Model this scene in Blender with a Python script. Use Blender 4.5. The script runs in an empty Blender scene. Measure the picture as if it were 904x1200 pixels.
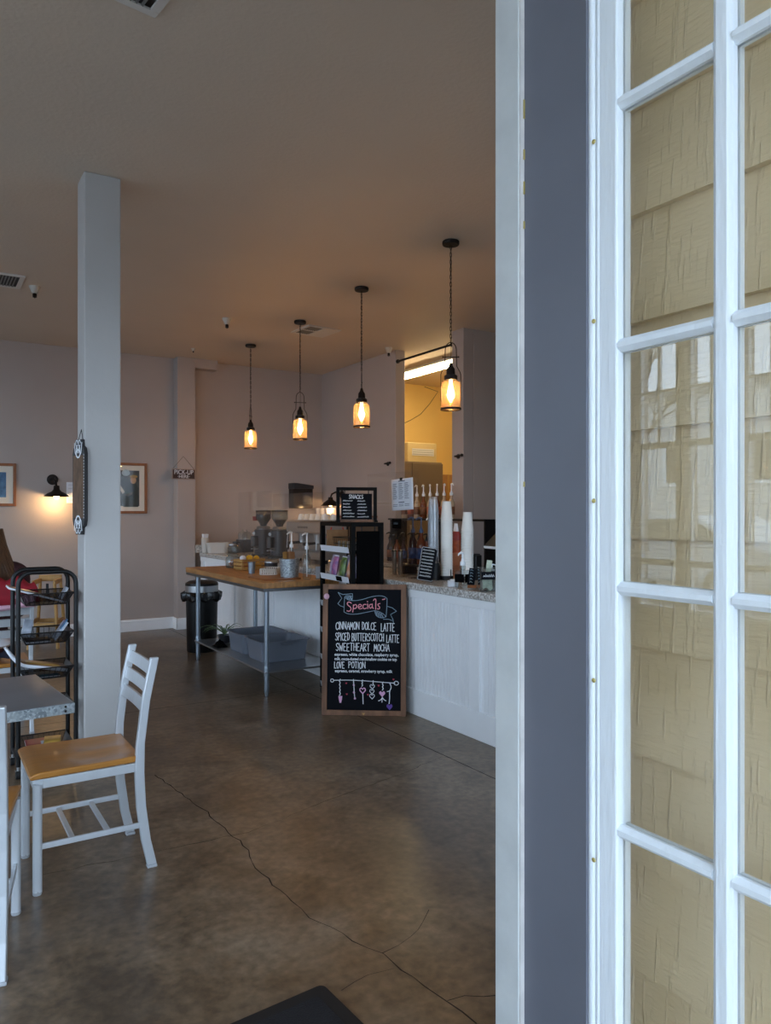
import bpy, math, random
from mathutils import Vector, Matrix, Euler
sc = bpy.context.scene
COL = sc.collection
R = math.radians
PI = math.pi
rnd = random.Random(7)

# ---------------------------------------------------------------- camera
# world axes: X to the right of the entrance, Y into the shop, Z up, floor at 0
cam_d = bpy.data.cameras.new('camera')
cam_d.sensor_fit = 'AUTO'; cam_d.sensor_width = 36.0
cam_d.lens = 880.0 / 1200.0 * 36.0
cam_d.clip_start = 0.03
cam = bpy.data.objects.new('camera', cam_d); COL.objects.link(cam)
cam.location = (0, 0, 1.48)
cam.rotation_euler = (R(90), 0, -math.atan(552.0 / 880.0))
sc.camera = cam

# ---------------------------------------------------------------- sky and exposure
SKY = 1.85
w = bpy.data.worlds.new('sky'); sc.world = w; w.use_nodes = True
nt = w.node_tree; nt.nodes.clear()
wo = nt.nodes.new('ShaderNodeOutputWorld'); bg = nt.nodes.new('ShaderNodeBackground')
tc = nt.nodes.new('ShaderNodeTexCoord'); sp = nt.nodes.new('ShaderNodeSeparateXYZ'); rp = nt.nodes.new('ShaderNodeValToRGB')
nz = nt.nodes.new('ShaderNodeTexNoise'); nz.inputs['Scale'].default_value = 2.5
mx = nt.nodes.new('ShaderNodeMix'); mx.data_type = 'RGBA'; mx.blend_type = 'MULTIPLY'; mx.inputs[0].default_value = 0.25
nt.links.new(tc.outputs['Generated'], sp.inputs[0]); nt.links.new(sp.outputs['Z'], rp.inputs[0])
rp.color_ramp.elements[0].color = (0.66, 0.84, 1.05, 1); rp.color_ramp.elements[1].color = (0.58, 0.78, 1.05, 1)
nt.links.new(tc.outputs['Generated'], nz.inputs['Vector'])
nt.links.new(rp.outputs[0], mx.inputs[6]); nt.links.new(nz.outputs['Fac'], mx.inputs[7])
nt.links.new(mx.outputs[2], bg.inputs[0]); bg.inputs[1].default_value = SKY
nt.links.new(bg.outputs[0], wo.inputs[0])
sc.view_settings.view_transform = 'Standard'; sc.view_settings.look = 'None'
sc.view_settings.exposure = 2.1; sc.view_settings.gamma = 1.0; sc.view_settings.use_curve_mapping = False
PENDANT_W = 2.2
SCONCE_W = 1.5
TUBE_E = 9.5

def portal(loc, rot, sx, sy):
    l = bpy.data.lights.new('daylight_portal', 'AREA'); l.shape = 'RECTANGLE'; l.size = sx; l.size_y = sy
    l.cycles.is_portal = True
    o = bpy.data.objects.new('daylight_portal', l); COL.objects.link(o); o.location = loc; o.rotation_euler = rot
LEFT_X = -4.3
portal((LEFT_X - .2, 5.1, 1.85), (0, R(-90), 0), 2.6, 8.2)
portal((3.3, 0.7, 1.8), (R(-90), 0, R(180)), 2.2, 1.4)
portal((-2.3, 0.7, 1.85), (R(-90), 0, R(180)), 3.6, 2.7)

# ---------------------------------------------------------------- mesh helpers
class MB:
    def __init__(s): s.v = []; s.f = []; s.sm = []
    def add(s, vs, fs, smooth=False, M=None):
        b = len(s.v)
        s.v += [tuple(M @ Vector(p)) if M is not None else tuple(p) for p in vs]
        s.f += [tuple(b + i for i in f) for f in fs]; s.sm += [smooth] * len(fs); return s
    def box(s, c, d, rot=None, taper=1.0):
        x, y, z = d[0] / 2, d[1] / 2, d[2] / 2
        vs = [(-x, -y, -z), (x, -y, -z), (x, y, -z), (-x, y, -z)] + [(a * taper, b * taper, z) for a, b in ((-x, -y), (x, -y), (x, y), (-x, y))]
        M = Matrix.Translation(c)
        if rot: M = M @ Euler(rot).to_matrix().to_4x4()
        return s.add(vs, [(0, 3, 2, 1), (4, 5, 6, 7), (0, 1, 5, 4), (1, 2, 6, 5), (2, 3, 7, 6), (3, 0, 4, 7)], False, M)
    def bx(s, x0, x1, y0, y1, z0, z1):
        return s.box(((x0 + x1) / 2, (y0 + y1) / 2, (z0 + z1) / 2), (abs(x1 - x0), abs(y1 - y0), abs(z1 - z0)))
    def lathe(s, prof, c=(0, 0, 0), n=20, M=None, cap=True, smooth=True):
        vs = []; fs = []; m = len(prof)
        for r, z in prof:
            for k in range(n):
                a = 2 * PI * k / n; vs.append((c[0] + r * math.cos(a), c[1] + r * math.sin(a), c[2] + z))
        for i in range(m - 1):
            for k in range(n):
                k2 = (k + 1) % n; fs.append((i * n + k, i * n + k2, (i + 1) * n + k2, (i + 1) * n + k))
        if cap:
            if prof[0][0] > 1e-6: fs.append(tuple(range(n - 1, -1, -1)))
            if prof[-1][0] > 1e-6: fs.append(tuple((m - 1) * n + k for k in range(n)))
        return s.add(vs, fs, smooth, M)
    def cyl(s, p0, p1, r0, r1=None, n=12, smooth=True):
        p0 = Vector(p0); p1 = Vector(p1); d = p1 - p0
        M = Matrix.Translation(p0) @ d.to_track_quat('Z', 'Y').to_matrix().to_4x4()
        return s.lathe([(r0, 0), (r0 if r1 is None else r1, d.length)], n=n, M=M, smooth=smooth)
    def sphere(s, c, r, n=12, m=8, sc_=(1, 1, 1), M=None):
        pr = [(max(1e-7, r * math.sin(PI * i / m)), -r * math.cos(PI * i / m)) for i in range(m + 1)]
        Mx = Matrix.Translation(c) @ (M or Matrix.Identity(4)) @ Matrix.Diagonal((sc_[0], sc_[1], sc_[2], 1))
        return s.lathe(pr, n=n, M=Mx, cap=False)
    def tube(s, pts, r, n=8, closed=False, caps=True, flat=None):
        pts = [Vector(p) for p in pts]; N = len(pts); vs = []; fs = []; prev = None
        for i, p in enumerate(pts):
            if closed: t = pts[(i + 1) % N] - pts[i - 1]
            else: t = pts[min(i + 1, N - 1)] - pts[max(i - 1, 0)]
            t.normalize()
            if prev is None:
                ref = Vector((0, 0, 1)) if abs(t.z) < .9 else Vector((0, 1, 0))
                a = t.cross(ref).normalized()
            else:
                a = (prev - t * prev.dot(t))
                a = a.normalized() if a.length > 1e-6 else t.orthogonal().normalized()
            prev = a; b = t.cross(a)
            rr = r[i] if isinstance(r, (list, tuple)) else r
            for k in range(n):
                q = 2 * PI * k / n + (PI / n if n == 4 else 0)
                vs.append(p + a * (rr * math.cos(q)) * (flat[0] if flat else 1) + b * (rr * math.sin(q)) * (flat[1] if flat else 1))
        M_ = N if closed else N - 1
        for i in range(M_):
            j = (i + 1) % N
            for k in range(n):
                k2 = (k + 1) % n; fs.append((i * n + k, i * n + k2, j * n + k2, j * n + k))
        if not closed and caps:
            fs.append(tuple(range(n - 1, -1, -1))); fs.append(tuple((N - 1) * n + k for k in range(n)))
        return s.add(vs, fs, n > 4)
    def prism(s, poly, z0, z1, M=None, smooth=False):
        n = len(poly); vs = [(x, y, z0) for x, y in poly] + [(x, y, z1) for x, y in poly]
        fs = [tuple(range(n - 1, -1, -1)), tuple(range(n, 2 * n))] + [(i, (i + 1) % n, n + (i + 1) % n, n + i) for i in range(n)]
        return s.add(vs, fs, smooth, M)
    def grid(s, nx, ny, fn, smooth=True):
        vs = [fn(i / nx, j / ny) for j in range(ny + 1) for i in range(nx + 1)]
        fs = [(j * (nx + 1) + i, j * (nx + 1) + i + 1, (j + 1) * (nx + 1) + i + 1, (j + 1) * (nx + 1) + i) for j in range(ny) for i in range(nx)]
        return s.add(vs, fs, smooth)
    def ribbon(s, pts, wd, y, M=None):
        """flat stroke in the local XZ plane, a hair proud at depth y"""
        P = [Vector((p[0], p[1])) for p in pts]
        vs = []; fs = []
        for i, p in enumerate(P):
            t = P[min(i + 1, len(P) - 1)] - P[max(i - 1, 0)]
            t = t.normalized() if t.length > 1e-9 else Vector((1, 0))
            nrm = Vector((-t.y, t.x)) * wd / 2
            e = t * wd * .3 * ((i == len(P) - 1) - (i == 0))
            for q in (p + nrm + e, p - nrm + e): vs.append((q.x, y, q.y))
        for i in range(len(P) - 1): fs.append((2 * i, 2 * i + 1, 2 * i + 3, 2 * i + 2))
        return s.add(vs, fs, False, M)
    def build(s, name, mat, parent=None, loc=None, rot=None, bevel=0, solid=0, subd=0, bseg=2):
        me = bpy.data.meshes.new(name); me.from_pydata(s.v, [], s.f); me.update()
        me.polygons.foreach_set('use_smooth', s.sm)
        if any(s.sm) and not subd: me.set_sharp_from_angle(angle=R(38))
        mats = mat if isinstance(mat, (list, tuple)) else [mat]
        for m in mats: me.materials.append(m)
        o = bpy.data.objects.new(name, me); COL.objects.link(o)
        if parent: o.parent = parent
        if loc: o.location = loc
        if rot: o.rotation_euler = rot
        if solid:
            q = o.modifiers.new('thickness', 'SOLIDIFY'); q.thickness = solid; q.offset = 0
        if bevel:
            q = o.modifiers.new('edges', 'BEVEL'); q.width = bevel; q.segments = bseg; q.limit_method = 'ANGLE'; q.angle_limit = R(40); q.harden_normals = False
        if subd:
            q = o.modifiers.new('round', 'SUBSURF'); q.levels = subd; q.render_levels = subd
        return o

def tag(o, label=None, cat=None, group=None, kind=None):
    if label: o['label'] = label
    if cat: o['category'] = cat
    if group: o['group'] = group
    if kind: o['kind'] = kind
    return o
def thing(name, label, cat, loc=(0, 0, 0), rz=0, group=None):
    o = bpy.data.objects.new(name, None); COL.objects.link(o); o.empty_display_size = .05
    o.location = loc; o.rotation_euler = (0, 0, R(rz)); return tag(o, label, cat, group)
def struct(name, mb, mat, label=None, bevel=0): return tag(mb.build(name, mat, bevel=bevel), label, kind='structure')
def copy_tree(o, parent=None):
    c = o.copy(); COL.objects.link(c)
    if parent: c.parent = parent
    for ch in list(o.children): copy_tree(ch, c)
    return c
def dup(o, loc, rz=0, label=None, group=None):
    c = copy_tree(o); c.location = loc; c.rotation_euler = (0, 0, R(rz))
    if label: c['label'] = label
    if group: c['group'] = group
    return c
def rrect(w_, h_, r, n=4):
    out = []
    for cx, cy, a0 in ((w_ / 2 - r, h_ / 2 - r, 0), (-w_ / 2 + r, h_ / 2 - r, 90), (-w_ / 2 + r, -h_ / 2 + r, 180), (w_ / 2 - r, -h_ / 2 + r, 270)):
        for k in range(n + 1):
            a = R(a0 + 90 * k / n); out.append((cx + r * math.cos(a), cy + r * math.sin(a)))
    return out
def text(body, size, loc, rot, mat, parent, name='lettering', align='CENTER', sx=1.0, bold=0):
    c = bpy.data.curves.new(name, 'FONT'); c.body = body; c.size = size; c.align_x = align; c.align_y = 'CENTER'; c.extrude = .0004; c.offset = bold
    o = bpy.data.objects.new(name, c); COL.objects.link(o); bpy.context.view_layer.update()
    me = bpy.data.meshes.new_from_object(o.evaluated_get(bpy.context.evaluated_depsgraph_get())); bpy.data.objects.remove(o); bpy.data.curves.remove(c)
    me.materials.clear(); me.materials.append(mat); o = bpy.data.objects.new(name, me); COL.objects.link(o)
    o.location = loc; o.rotation_euler = rot; o.scale = (sx, 1, 1)
    if parent: o.parent = parent
    return o
def fit(o, width):
    xs = [v.co.x for v in o.data.vertices]; o.scale = (width / (max(xs) - min(xs)), o.scale[1], 1)

# ---------------------------------------------------------------- materials
def L(c): return tuple(((x / 255) / 12.92 if x / 255 <= .04045 else ((x / 255 + .055) / 1.055) ** 2.4) for x in c) + (1,)
def mat(name, rgb, rough=.5, metal=0, noise=0, nscale=8, bump=0, bscale=60, spec=.5, stretch=None, rgb2=None, coat=0, trans=0, emit=None, estr=0, coord='Object', detail=4):
    m = bpy.data.materials.new(name); m.use_nodes = True; n = m.node_tree; b = n.nodes['Principled BSDF']
    col = L(rgb); b.inputs['Base Color'].default_value = col; b.inputs['Roughness'].default_value = rough; b.inputs['Metallic'].default_value = metal
    b.inputs['Specular IOR Level'].default_value = spec; b.inputs['Coat Weight'].default_value = coat
    if emit: b.inputs['Emission Color'].default_value = L(emit); b.inputs['Emission Strength'].default_value = estr
    if trans: b.inputs['Transmission Weight'].default_value = trans
    if noise or bump:
        t = n.nodes.new('ShaderNodeTexCoord'); mp = n.nodes.new('ShaderNodeMapping'); n.links.new(t.outputs[coord], mp.inputs[0])
        if stretch: mp.inputs['Scale'].default_value = stretch
    if noise:
        x = n.nodes.new('ShaderNodeTexNoise'); x.inputs['Scale'].default_value = nscale; x.inputs['Detail'].default_value = detail; n.links.new(mp.outputs[0], x.inputs[0])
        r = n.nodes.new('ShaderNodeValToRGB'); n.links.new(x.outputs['Fac'], r.inputs[0])
        c2 = L(rgb2) if rgb2 else tuple(q * (1 - noise) for q in col[:3]) + (1,)
        r.color_ramp.elements[0].color = c2; r.color_ramp.elements[1].color = col
        r.color_ramp.elements[0].position = .35; r.color_ramp.elements[1].position = .65
        n.links.new(r.outputs[0], b.inputs['Base Color'])
    if bump:
        x = n.nodes.new('ShaderNodeTexNoise'); x.inputs['Scale'].default_value = bscale; x.inputs['Detail'].default_value = 3; n.links.new(mp.outputs[0], x.inputs[0])
        bp = n.nodes.new('ShaderNodeBump'); bp.inputs['Strength'].default_value = bump; bp.inputs['Distance'].default_value = .004
        n.links.new(x.outputs['Fac'], bp.inputs['Height']); n.links.new(bp.outputs[0], b.inputs['Normal'])
    return m
def glass(name, tint=(255, 255, 255), rough=.02, ior=1.45, milk=0.0, milk_rgb=(255, 255, 255), gmul=1.0):
    m = bpy.data.materials.new(name); m.use_nodes = True; n = m.node_tree; n.nodes.clear()
    o = n.nodes.new('ShaderNodeOutputMaterial'); t = n.nodes.new('ShaderNodeBsdfTransparent'); g = n.nodes.new('ShaderNodeBsdfGlossy')
    x = n.nodes.new('ShaderNodeMixShader'); ge = n.nodes.new('ShaderNodeNewGeometry'); dt = n.nodes.new('ShaderNodeVectorMath'); dt.operation = 'DOT_PRODUCT'
    n.links.new(ge.outputs['Incoming'], dt.inputs[0]); n.links.new(ge.outputs['Normal'], dt.inputs[1])
    def mth(op, a, b_=None):
        q = n.nodes.new('ShaderNodeMath'); q.operation = op; n.links.new(a, q.inputs[0])
        if b_ is not None: q.inputs[1].default_value = b_
        return q.outputs[0]
    f0 = ((ior - 1) / (ior + 1)) ** 2        # Schlick reflectance, the same on both faces of a pane
    om = n.nodes.new('ShaderNodeMath'); om.operation = 'SUBTRACT'; om.inputs[0].default_value = 1; n.links.new(mth('ABSOLUTE', dt.outputs['Value']), om.inputs[1])
    fr_ = n.nodes.new('ShaderNodeMath'); fr_.operation = 'MULTIPLY_ADD'; fr_.inputs[1].default_value = (1 - f0) * gmul; fr_.inputs[2].default_value = f0 * gmul; n.links.new(mth('POWER', om.outputs[0], 5.0), fr_.inputs[0]); mu = fr_
    t.inputs[0].default_value = L(tint); g.inputs['Roughness'].default_value = rough
    src = t.outputs[0]
    if milk:
        d = n.nodes.new('ShaderNodeBsdfTranslucent'); d.inputs[0].default_value = L(milk_rgb); d2 = n.nodes.new('ShaderNodeBsdfDiffuse'); d2.inputs[0].default_value = L(milk_rgb)
        a = n.nodes.new('ShaderNodeMixShader'); n.links.new(d.outputs[0], a.inputs[1]); n.links.new(d2.outputs[0], a.inputs[2]); a.inputs[0].default_value = .5
        y = n.nodes.new('ShaderNodeMixShader'); y.inputs[0].default_value = milk; n.links.new(t.outputs[0], y.inputs[1]); n.links.new(a.outputs[0], y.inputs[2]); src = y.outputs[0]
    n.links.new(mu.outputs[0], x.inputs[0]); n.links.new(src, x.inputs[1]); n.links.new(g.outputs[0], x.inputs[2]); n.links.new(x.outputs[0], o.inputs[0])
    return m
M = {}
M['wall'] = mat('mauve_wall_paint', (178, 166, 159), .65, noise=.06, nscale=1.5, bump=.25, bscale=70)
M['ceiling'] = mat('ceiling_paint', (211, 194, 175), .55, noise=.05, nscale=1.0, bump=.5, bscale=45)
M['post'] = mat('post_paint', (188, 185, 182), .5, noise=.04, nscale=3, bump=.3, bscale=35)
M['white'] = mat('white_gloss_paint', (246, 248, 250), .4, noise=.03, nscale=5, bump=.1, bscale=40)
M['door_white'] = mat('door_white_paint', (240, 246, 253), .35, noise=.05, nscale=6, bump=.25, bscale=30, stretch=(6, 6, .6))
M['jamb_white'] = mat('jamb_worn_white', (206, 209, 210), .5, noise=.10, nscale=14, bump=.2, bscale=40)
M['jamb_edge'] = mat('jamb_edge_white', (214, 208, 204), .5, noise=.16, nscale=22)
M['grey_panel'] = mat('slate_grey_paint', (108, 110, 121), .45, noise=.08, nscale=4, bump=.08, bscale=30)
M['nail'] = mat('brass_nail', (196, 178, 110), .4, .6)
M['kitchen'] = mat('kitchen_yellow_paint', (236, 205, 134), .6, noise=.04, nscale=2)
M['black'] = mat('black_powder_coat', (11, 11, 12), .4, spec=.35)
M['black_matte'] = mat('black_matte', (5, 5, 6), .8, spec=.06)
M['black_wood'] = mat('black_painted_wood', (7, 7, 7), .6, spec=.12, noise=.3, nscale=12, stretch=(1, 1, .1))
M['alu'] = mat('brushed_aluminium', (208, 212, 216), .4, .45, noise=.08, nscale=20, stretch=(1, 1, .1))
M['seat_wood'] = mat('seat_wood', (182, 122, 54), .36, noise=.12, nscale=9, stretch=(6, .8, 1), coat=.3)
M['steel'] = mat('stainless', (176, 178, 180), .3, .9)
M['zinc_leg'] = mat('zinc_tube', (150, 160, 170), .35, .8)
M['dark_iron'] = mat('dark_bronze', (34, 26, 22), .5, .5)
M['wood_frame'] = mat('oak_frame', (150, 88, 40), .45, noise=.25, nscale=10, stretch=(3, 3, 1))
M['rustic'] = mat('rustic_board_wood', (136, 95, 68), .6, noise=.55, nscale=7, stretch=(2, 2, .5), bump=.3, bscale=20)
M['slate'] = mat('chalkboard', (13, 15, 21), .7, spec=.1, noise=.12, nscale=5)
M['chalk'] = mat('white_chalk', (225, 228, 232), .9)
M['chalk_grey'] = mat('grey_chalk', (130, 150, 165), .9)
M['chalk_pink'] = mat('pink_chalk', (232, 150, 160), .9)
M['chalk_lilac'] = mat('lilac_chalk', (222, 170, 205), .9)
M['chalk_purple'] = mat('purple_chalk', (98, 70, 150), .9)
M['chalk_red'] = mat('red_chalk', (200, 70, 90), .9)
M['block'] = mat('butcher_block', (186, 132, 76), .5, noise=.4, nscale=6, stretch=(7, .7, 3), bump=.1, bscale=20)
M['tub_grey'] = mat('grey_tub_plastic', (112, 118, 130), .5)
M['cardboard'] = mat('kraft', (172, 126, 84), .8, noise=.15, nscale=20)
M['paper'] = mat('paper_white', (228, 230, 236), .7)
M['cup'] = mat('paper_cup', (232, 230, 224), .6)
M['mat_black'] = mat('ribbed_mat', (20, 21, 27), .8, noise=.3, nscale=200, bump=.6, bscale=260)
M['rubber'] = mat('rubber', (18, 18, 19), .7)
M['plastic_dark'] = mat('dark_plastic', (40, 42, 46), .4)
M['grinder'] = mat('grinder_grey', (48, 48, 52), .42)
M['beans'] = mat('beans', (44, 28, 20), .5, noise=.4, nscale=60)
M['red'] = mat('red_cloth', (160, 26, 44), .8, noise=.2, nscale=14)
M['pink'] = mat('pink_lining', (214, 168, 184), .8)
M['maroon'] = mat('maroon_knit', (58, 26, 34), .9, noise=.2, nscale=30)
M['navy'] = mat('navy_denim', (32, 36, 54), .85, noise=.2, nscale=40)
M['skin'] = mat('skin', (224, 178, 152), .5)
M['hair'] = mat('brown_hair', (92, 62, 40), .5, noise=.5, nscale=6, stretch=(14, 14, .8))
M['yellow_wood'] = mat('yellow_wood', (186, 142, 78), .5, noise=.2, nscale=10, stretch=(3, 3, .6))
M['leaf'] = mat('dark_leaf', (96, 122, 84), .5)
M['glass'] = glass('pane_glass')
M['door_glass'] = glass('door_glass', (255, 255, 254), .0, 1.5, gmul=1.15)
M['picture_glass'] = glass('picture_glass', gmul=.25)
M['acrylic'] = glass('acrylic', (252, 251, 250), .03, 1.4, milk=.01, milk_rgb=(200, 196, 196), gmul=.7)
M['jar'] = glass('jar_glass', (236, 240, 240), .03, 1.5, milk=.03, gmul=1.6)
M['clear_cup'] = glass('clear_cup', (252, 253, 254), .06, 1.5, milk=.22, milk_rgb=(240, 244, 250), gmul=1.0)
M['shade'] = glass('seeded_glass', (255, 240, 218), .1, 1.45, milk=.04, milk_rgb=(255, 232, 208))
M['mesh'] = glass('black_wire_mesh', (170, 170, 172), .4, 1.3, milk=.12, milk_rgb=(20, 20, 22))
M['glow'] = mat('bulb_glow', (255, 220, 160), .5, emit=(255, 206, 130), estr=16)
M['tube_glow'] = mat('fluorescent_diffuser', (255, 250, 240), .5, emit=(255, 228, 176), estr=TUBE_E)
M['wicker'] = mat('white_basket', (205, 200, 192), .7)
M['tag_grey'] = mat('tag_grey', (170, 172, 176), .6)

def nodes(m): return m.node_tree, m.node_tree.nodes['Principled BSDF']
# galvanised spangle
m = mat('galvanised', (160, 170, 176), .38, .75); n, b = nodes(m)
t = n.nodes.new('ShaderNodeTexCoord'); v = n.nodes.new('ShaderNodeTexVoronoi'); v.inputs['Scale'].default_value = 115
n.links.new(t.outputs['Object'], v.inputs['Vector']); r = n.nodes.new('ShaderNodeValToRGB'); r.color_ramp.elements[0].color = L((118, 126, 132)); r.color_ramp.elements[1].color = L((206, 216, 220))
n.links.new(v.outputs['Color'], r.inputs[0]); n.links.new(r.outputs[0], b.inputs['Base Color']); M['galv'] = m
m = mat('galvanised_dull', (150, 157, 164), .33, .6, noise=.15, nscale=4); M['galv_top'] = m
# granite
m = mat('granite', (180, 176, 172), .2); n, b = nodes(m)
t = n.nodes.new('ShaderNodeTexCoord'); v = n.nodes.new('ShaderNodeTexNoise'); v.inputs['Scale'].default_value = 80; v.inputs['Detail'].default_value = 6
n.links.new(t.outputs['Object'], v.inputs['Vector']); r = n.nodes.new('ShaderNodeValToRGB')
e = r.color_ramp.elements; e[0].position = .40; e[0].color = L((156, 149, 143)); e[1].position = .62; e[1].color = L((226, 223, 219))
q = e.new(.50); q.color = L((186, 182, 176))
n.links.new(v.outputs['Fac'], r.inputs[0]); n.links.new(r.outputs[0], b.inputs['Base Color']); M['granite'] = m
# stained concrete floor
m = mat('stained_concrete', (112, 92, 72), .4); n, b = nodes(m)
t = n.nodes.new('ShaderNodeTexCoord'); a1 = n.nodes.new('ShaderNodeTexNoise'); a1.inputs['Scale'].default_value = 1.3; a1.inputs['Detail'].default_value = 9; a1.inputs['Roughness'].default_value = .62
a2 = n.nodes.new('ShaderNodeTexNoise'); a2.inputs['Scale'].default_value = 26; a2.inputs['Detail'].default_value = 5
for q in (a1, a2): n.links.new(t.outputs['Object'], q.inputs['Vector'])
r1 = n.nodes.new('ShaderNodeValToRGB'); e = r1.color_ramp.elements
e[0].position = .30; e[0].color = L((84, 71, 58)); e[1].position = .74; e[1].color = L((136, 122, 104)); q = e.new(.5); q.color = L((112, 94, 74))
n.links.new(a1.outputs['Fac'], r1.inputs[0])
r2 = n.nodes.new('ShaderNodeValToRGB'); r2.color_ramp.elements[0].position = .3; r2.color_ramp.elements[0].color = (.6, .6, .6, 1); r2.color_ramp.elements[1].position = .7; r2.color_ramp.elements[1].color = (1.12, 1.12, 1.12, 1)
n.links.new(a2.outputs['Fac'], r2.inputs[0])
a3 = n.nodes.new('ShaderNodeTexNoise'); a3.inputs['Scale'].default_value = 3.2; a3.inputs['Detail'].default_value = 7; a3.inputs['Roughness'].default_value = .7; a3.inputs['Distortion'].default_value = .6; n.links.new(t.outputs['Object'], a3.inputs['Vector'])
r3 = n.nodes.new('ShaderNodeValToRGB'); r3.color_ramp.elements[0].position = .36; r3.color_ramp.elements[0].color = (.66, .64, .62, 1); r3.color_ramp.elements[1].position = .56; r3.color_ramp.elements[1].color = (1.14, 1.13, 1.12, 1); n.links.new(a3.outputs['Fac'], r3.inputs[0])
y = n.nodes.new('ShaderNodeMix'); y.data_type = 'RGBA'; y.blend_type = 'MULTIPLY'; y.inputs[0].default_value = 1; n.links.new(r2.outputs[0], y.inputs[6]); n.links.new(r3.outputs[0], y.inputs[7])
x = n.nodes.new('ShaderNodeMix'); x.data_type = 'RGBA'; x.blend_type = 'MULTIPLY'; x.inputs[0].default_value = 1
n.links.new(r1.outputs[0], x.inputs[6]); n.links.new(y.outputs[2], x.inputs[7]); n.links.new(x.outputs[2], b.inputs['Base Color'])
rr = n.nodes.new('ShaderNodeMapRange'); rr.inputs[3].default_value = .24; rr.inputs[4].default_value = .44; n.links.new(a1.outputs['Fac'], rr.inputs[0]); n.links.new(rr.outputs[0], b.inputs['Roughness'])
bp = n.nodes.new('ShaderNodeBump'); bp.inputs['Strength'].default_value = .15; bp.inputs['Distance'].default_value = .003; n.links.new(a2.outputs['Fac'], bp.inputs['Height']); n.links.new(bp.outputs[0], b.inputs['Normal'])
M['floor'] = m
M['crack'] = mat('crack_dark', (34, 28, 24), .9)
# embossed lap siding: vertical stamped ridges crossed by fine grain
m = mat('siding_tan', (228, 206, 168), .55); n, b = nodes(m)
t = n.nodes.new('ShaderNodeTexCoord'); oi = n.nodes.new('ShaderNodeObjectInfo'); vm = n.nodes.new('ShaderNodeVectorMath'); vm.operation = 'ADD'
cx = n.nodes.new('ShaderNodeCombineXYZ'); ml = n.nodes.new('ShaderNodeMath'); ml.operation = 'MULTIPLY'; ml.inputs[1].default_value = 40
n.links.new(oi.outputs['Random'], ml.inputs[0])
for k in range(3): n.links.new(ml.outputs[0], cx.inputs[k])
n.links.new(t.outputs['Object'], vm.inputs[0]); n.links.new(cx.outputs[0], vm.inputs[1])
def st(sc3, scale, det):
    mp = n.nodes.new('ShaderNodeMapping'); mp.inputs['Scale'].default_value = sc3; n.links.new(vm.outputs[0], mp.inputs[0])
    z = n.nodes.new('ShaderNodeTexNoise'); z.inputs['Scale'].default_value = scale; z.inputs['Detail'].default_value = det; n.links.new(mp.outputs[0], z.inputs[0]); return z
g1 = st((1, 9, .7), 14, 3); g2 = st((1, .5, 4), 42, 3)
s1 = n.nodes.new('ShaderNodeMapRange'); s1.interpolation_type = 'SMOOTHSTEP'; s1.inputs[1].default_value = .54; s1.inputs[2].default_value = .74; s1.inputs[4].default_value = .6; n.links.new(g1.outputs['Fac'], s1.inputs[0])
s2 = n.nodes.new('ShaderNodeMath'); s2.operation = 'MULTIPLY_ADD'; s2.inputs[1].default_value = .6; n.links.new(g2.outputs['Fac'], s2.inputs[0]); n.links.new(s1.outputs[0], s2.inputs[2])
bp = n.nodes.new('ShaderNodeBump'); bp.inputs['Strength'].default_value = .55; bp.inputs['Distance'].default_value = .006; n.links.new(s2.outputs[0], bp.inputs['Height']); n.links.new(bp.outputs[0], b.inputs['Normal'])
M['siding'] = m
# ================================================================ setting
H = 3.44
YB, XR, YF0, YF1 = 9.56, 4.92, 0.769, 0.942
s_floor = struct('floor', MB().bx(LEFT_X - .2, 7.6, YF0, YB + .15, -.12, 0), M['floor'], 'stained brown concrete floor with cracks')
struct('ground', MB().bx(-30, 30, -25, YF0, -.16, -.02).bx(-30, LEFT_X - .2, YF0, 40, -.16, -.02), mat('pale_pavement', (150, 148, 144), .8, noise=.2, nscale=3))
def crack(pts, wd, name='crack'):
    mb = MB(); P = []
    for i in range(len(pts) - 1):
        a, b_ = Vector(pts[i]), Vector(pts[i + 1]); k = max(1, int((b_ - a).length / .05))
        for j in range(k):
            q = a.lerp(b_, j / k); d = Vector((-(b_ - a).y, (b_ - a).x)).normalized() * rnd.uniform(-1, 1) * (.009 if name == 'crack' else .0008); P.append(q + d)
    P.append(Vector(pts[-1]))
    vs = []; fs = []
    for i, p in enumerate(P):
        t_ = (P[min(i + 1, len(P) - 1)] - P[max(i - 1, 0)]).normalized(); nn = Vector((-t_.y, t_.x)) * wd * (rnd.uniform(.15, .5) if name == 'crack' else rnd.uniform(.4, .6))
        vs += [(p.x + nn.x, p.y + nn.y, .0006), (p.x - nn.x, p.y - nn.y, .0006)]
    for i in range(len(P) - 1): fs.append((2 * i, 2 * i + 1, 2 * i + 3, 2 * i + 2))
    return mb.add(vs, fs).build(name, M['crack'], s_floor)
crack([(1.148, 4.272), (1.191, 3.912), (1.222, 3.605), (1.224, 3.321), (1.241, 3.158), (1.206, 2.931), (1.207, 2.762), (1.217, 2.608), (1.226, 2.469), (1.262, 2.375), (1.28, 2.256), (1.33, 2.134), (1.335, 2.028), (1.344, 1.922), (1.368, 1.825), (1.377, 1.699)], .006)
crack([(1.33, 2.133), (1.464, 2.171), (1.56, 2.22), (1.622, 2.281)], .004)
crack([(1.367, 1.825), (1.428, 1.821), (1.525, 1.76)], .005)
crack([(2.718, 3.671), (2.258, 3.527), (1.818, 3.422), (1.304, 3.271), (1.076, 3.298), (0.874, 3.295), (0.443, 3.34)], .003)
crack([(1.117, 2.047), (1.227, 2.056), (1.316, 2.047)], .0025)
crack([(2.728,2.2),(2.728,9.5)], .007, 'saw_joint')
crack([(-4.2,5.70),(2.728,5.70)], .006, 'saw_joint')
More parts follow.
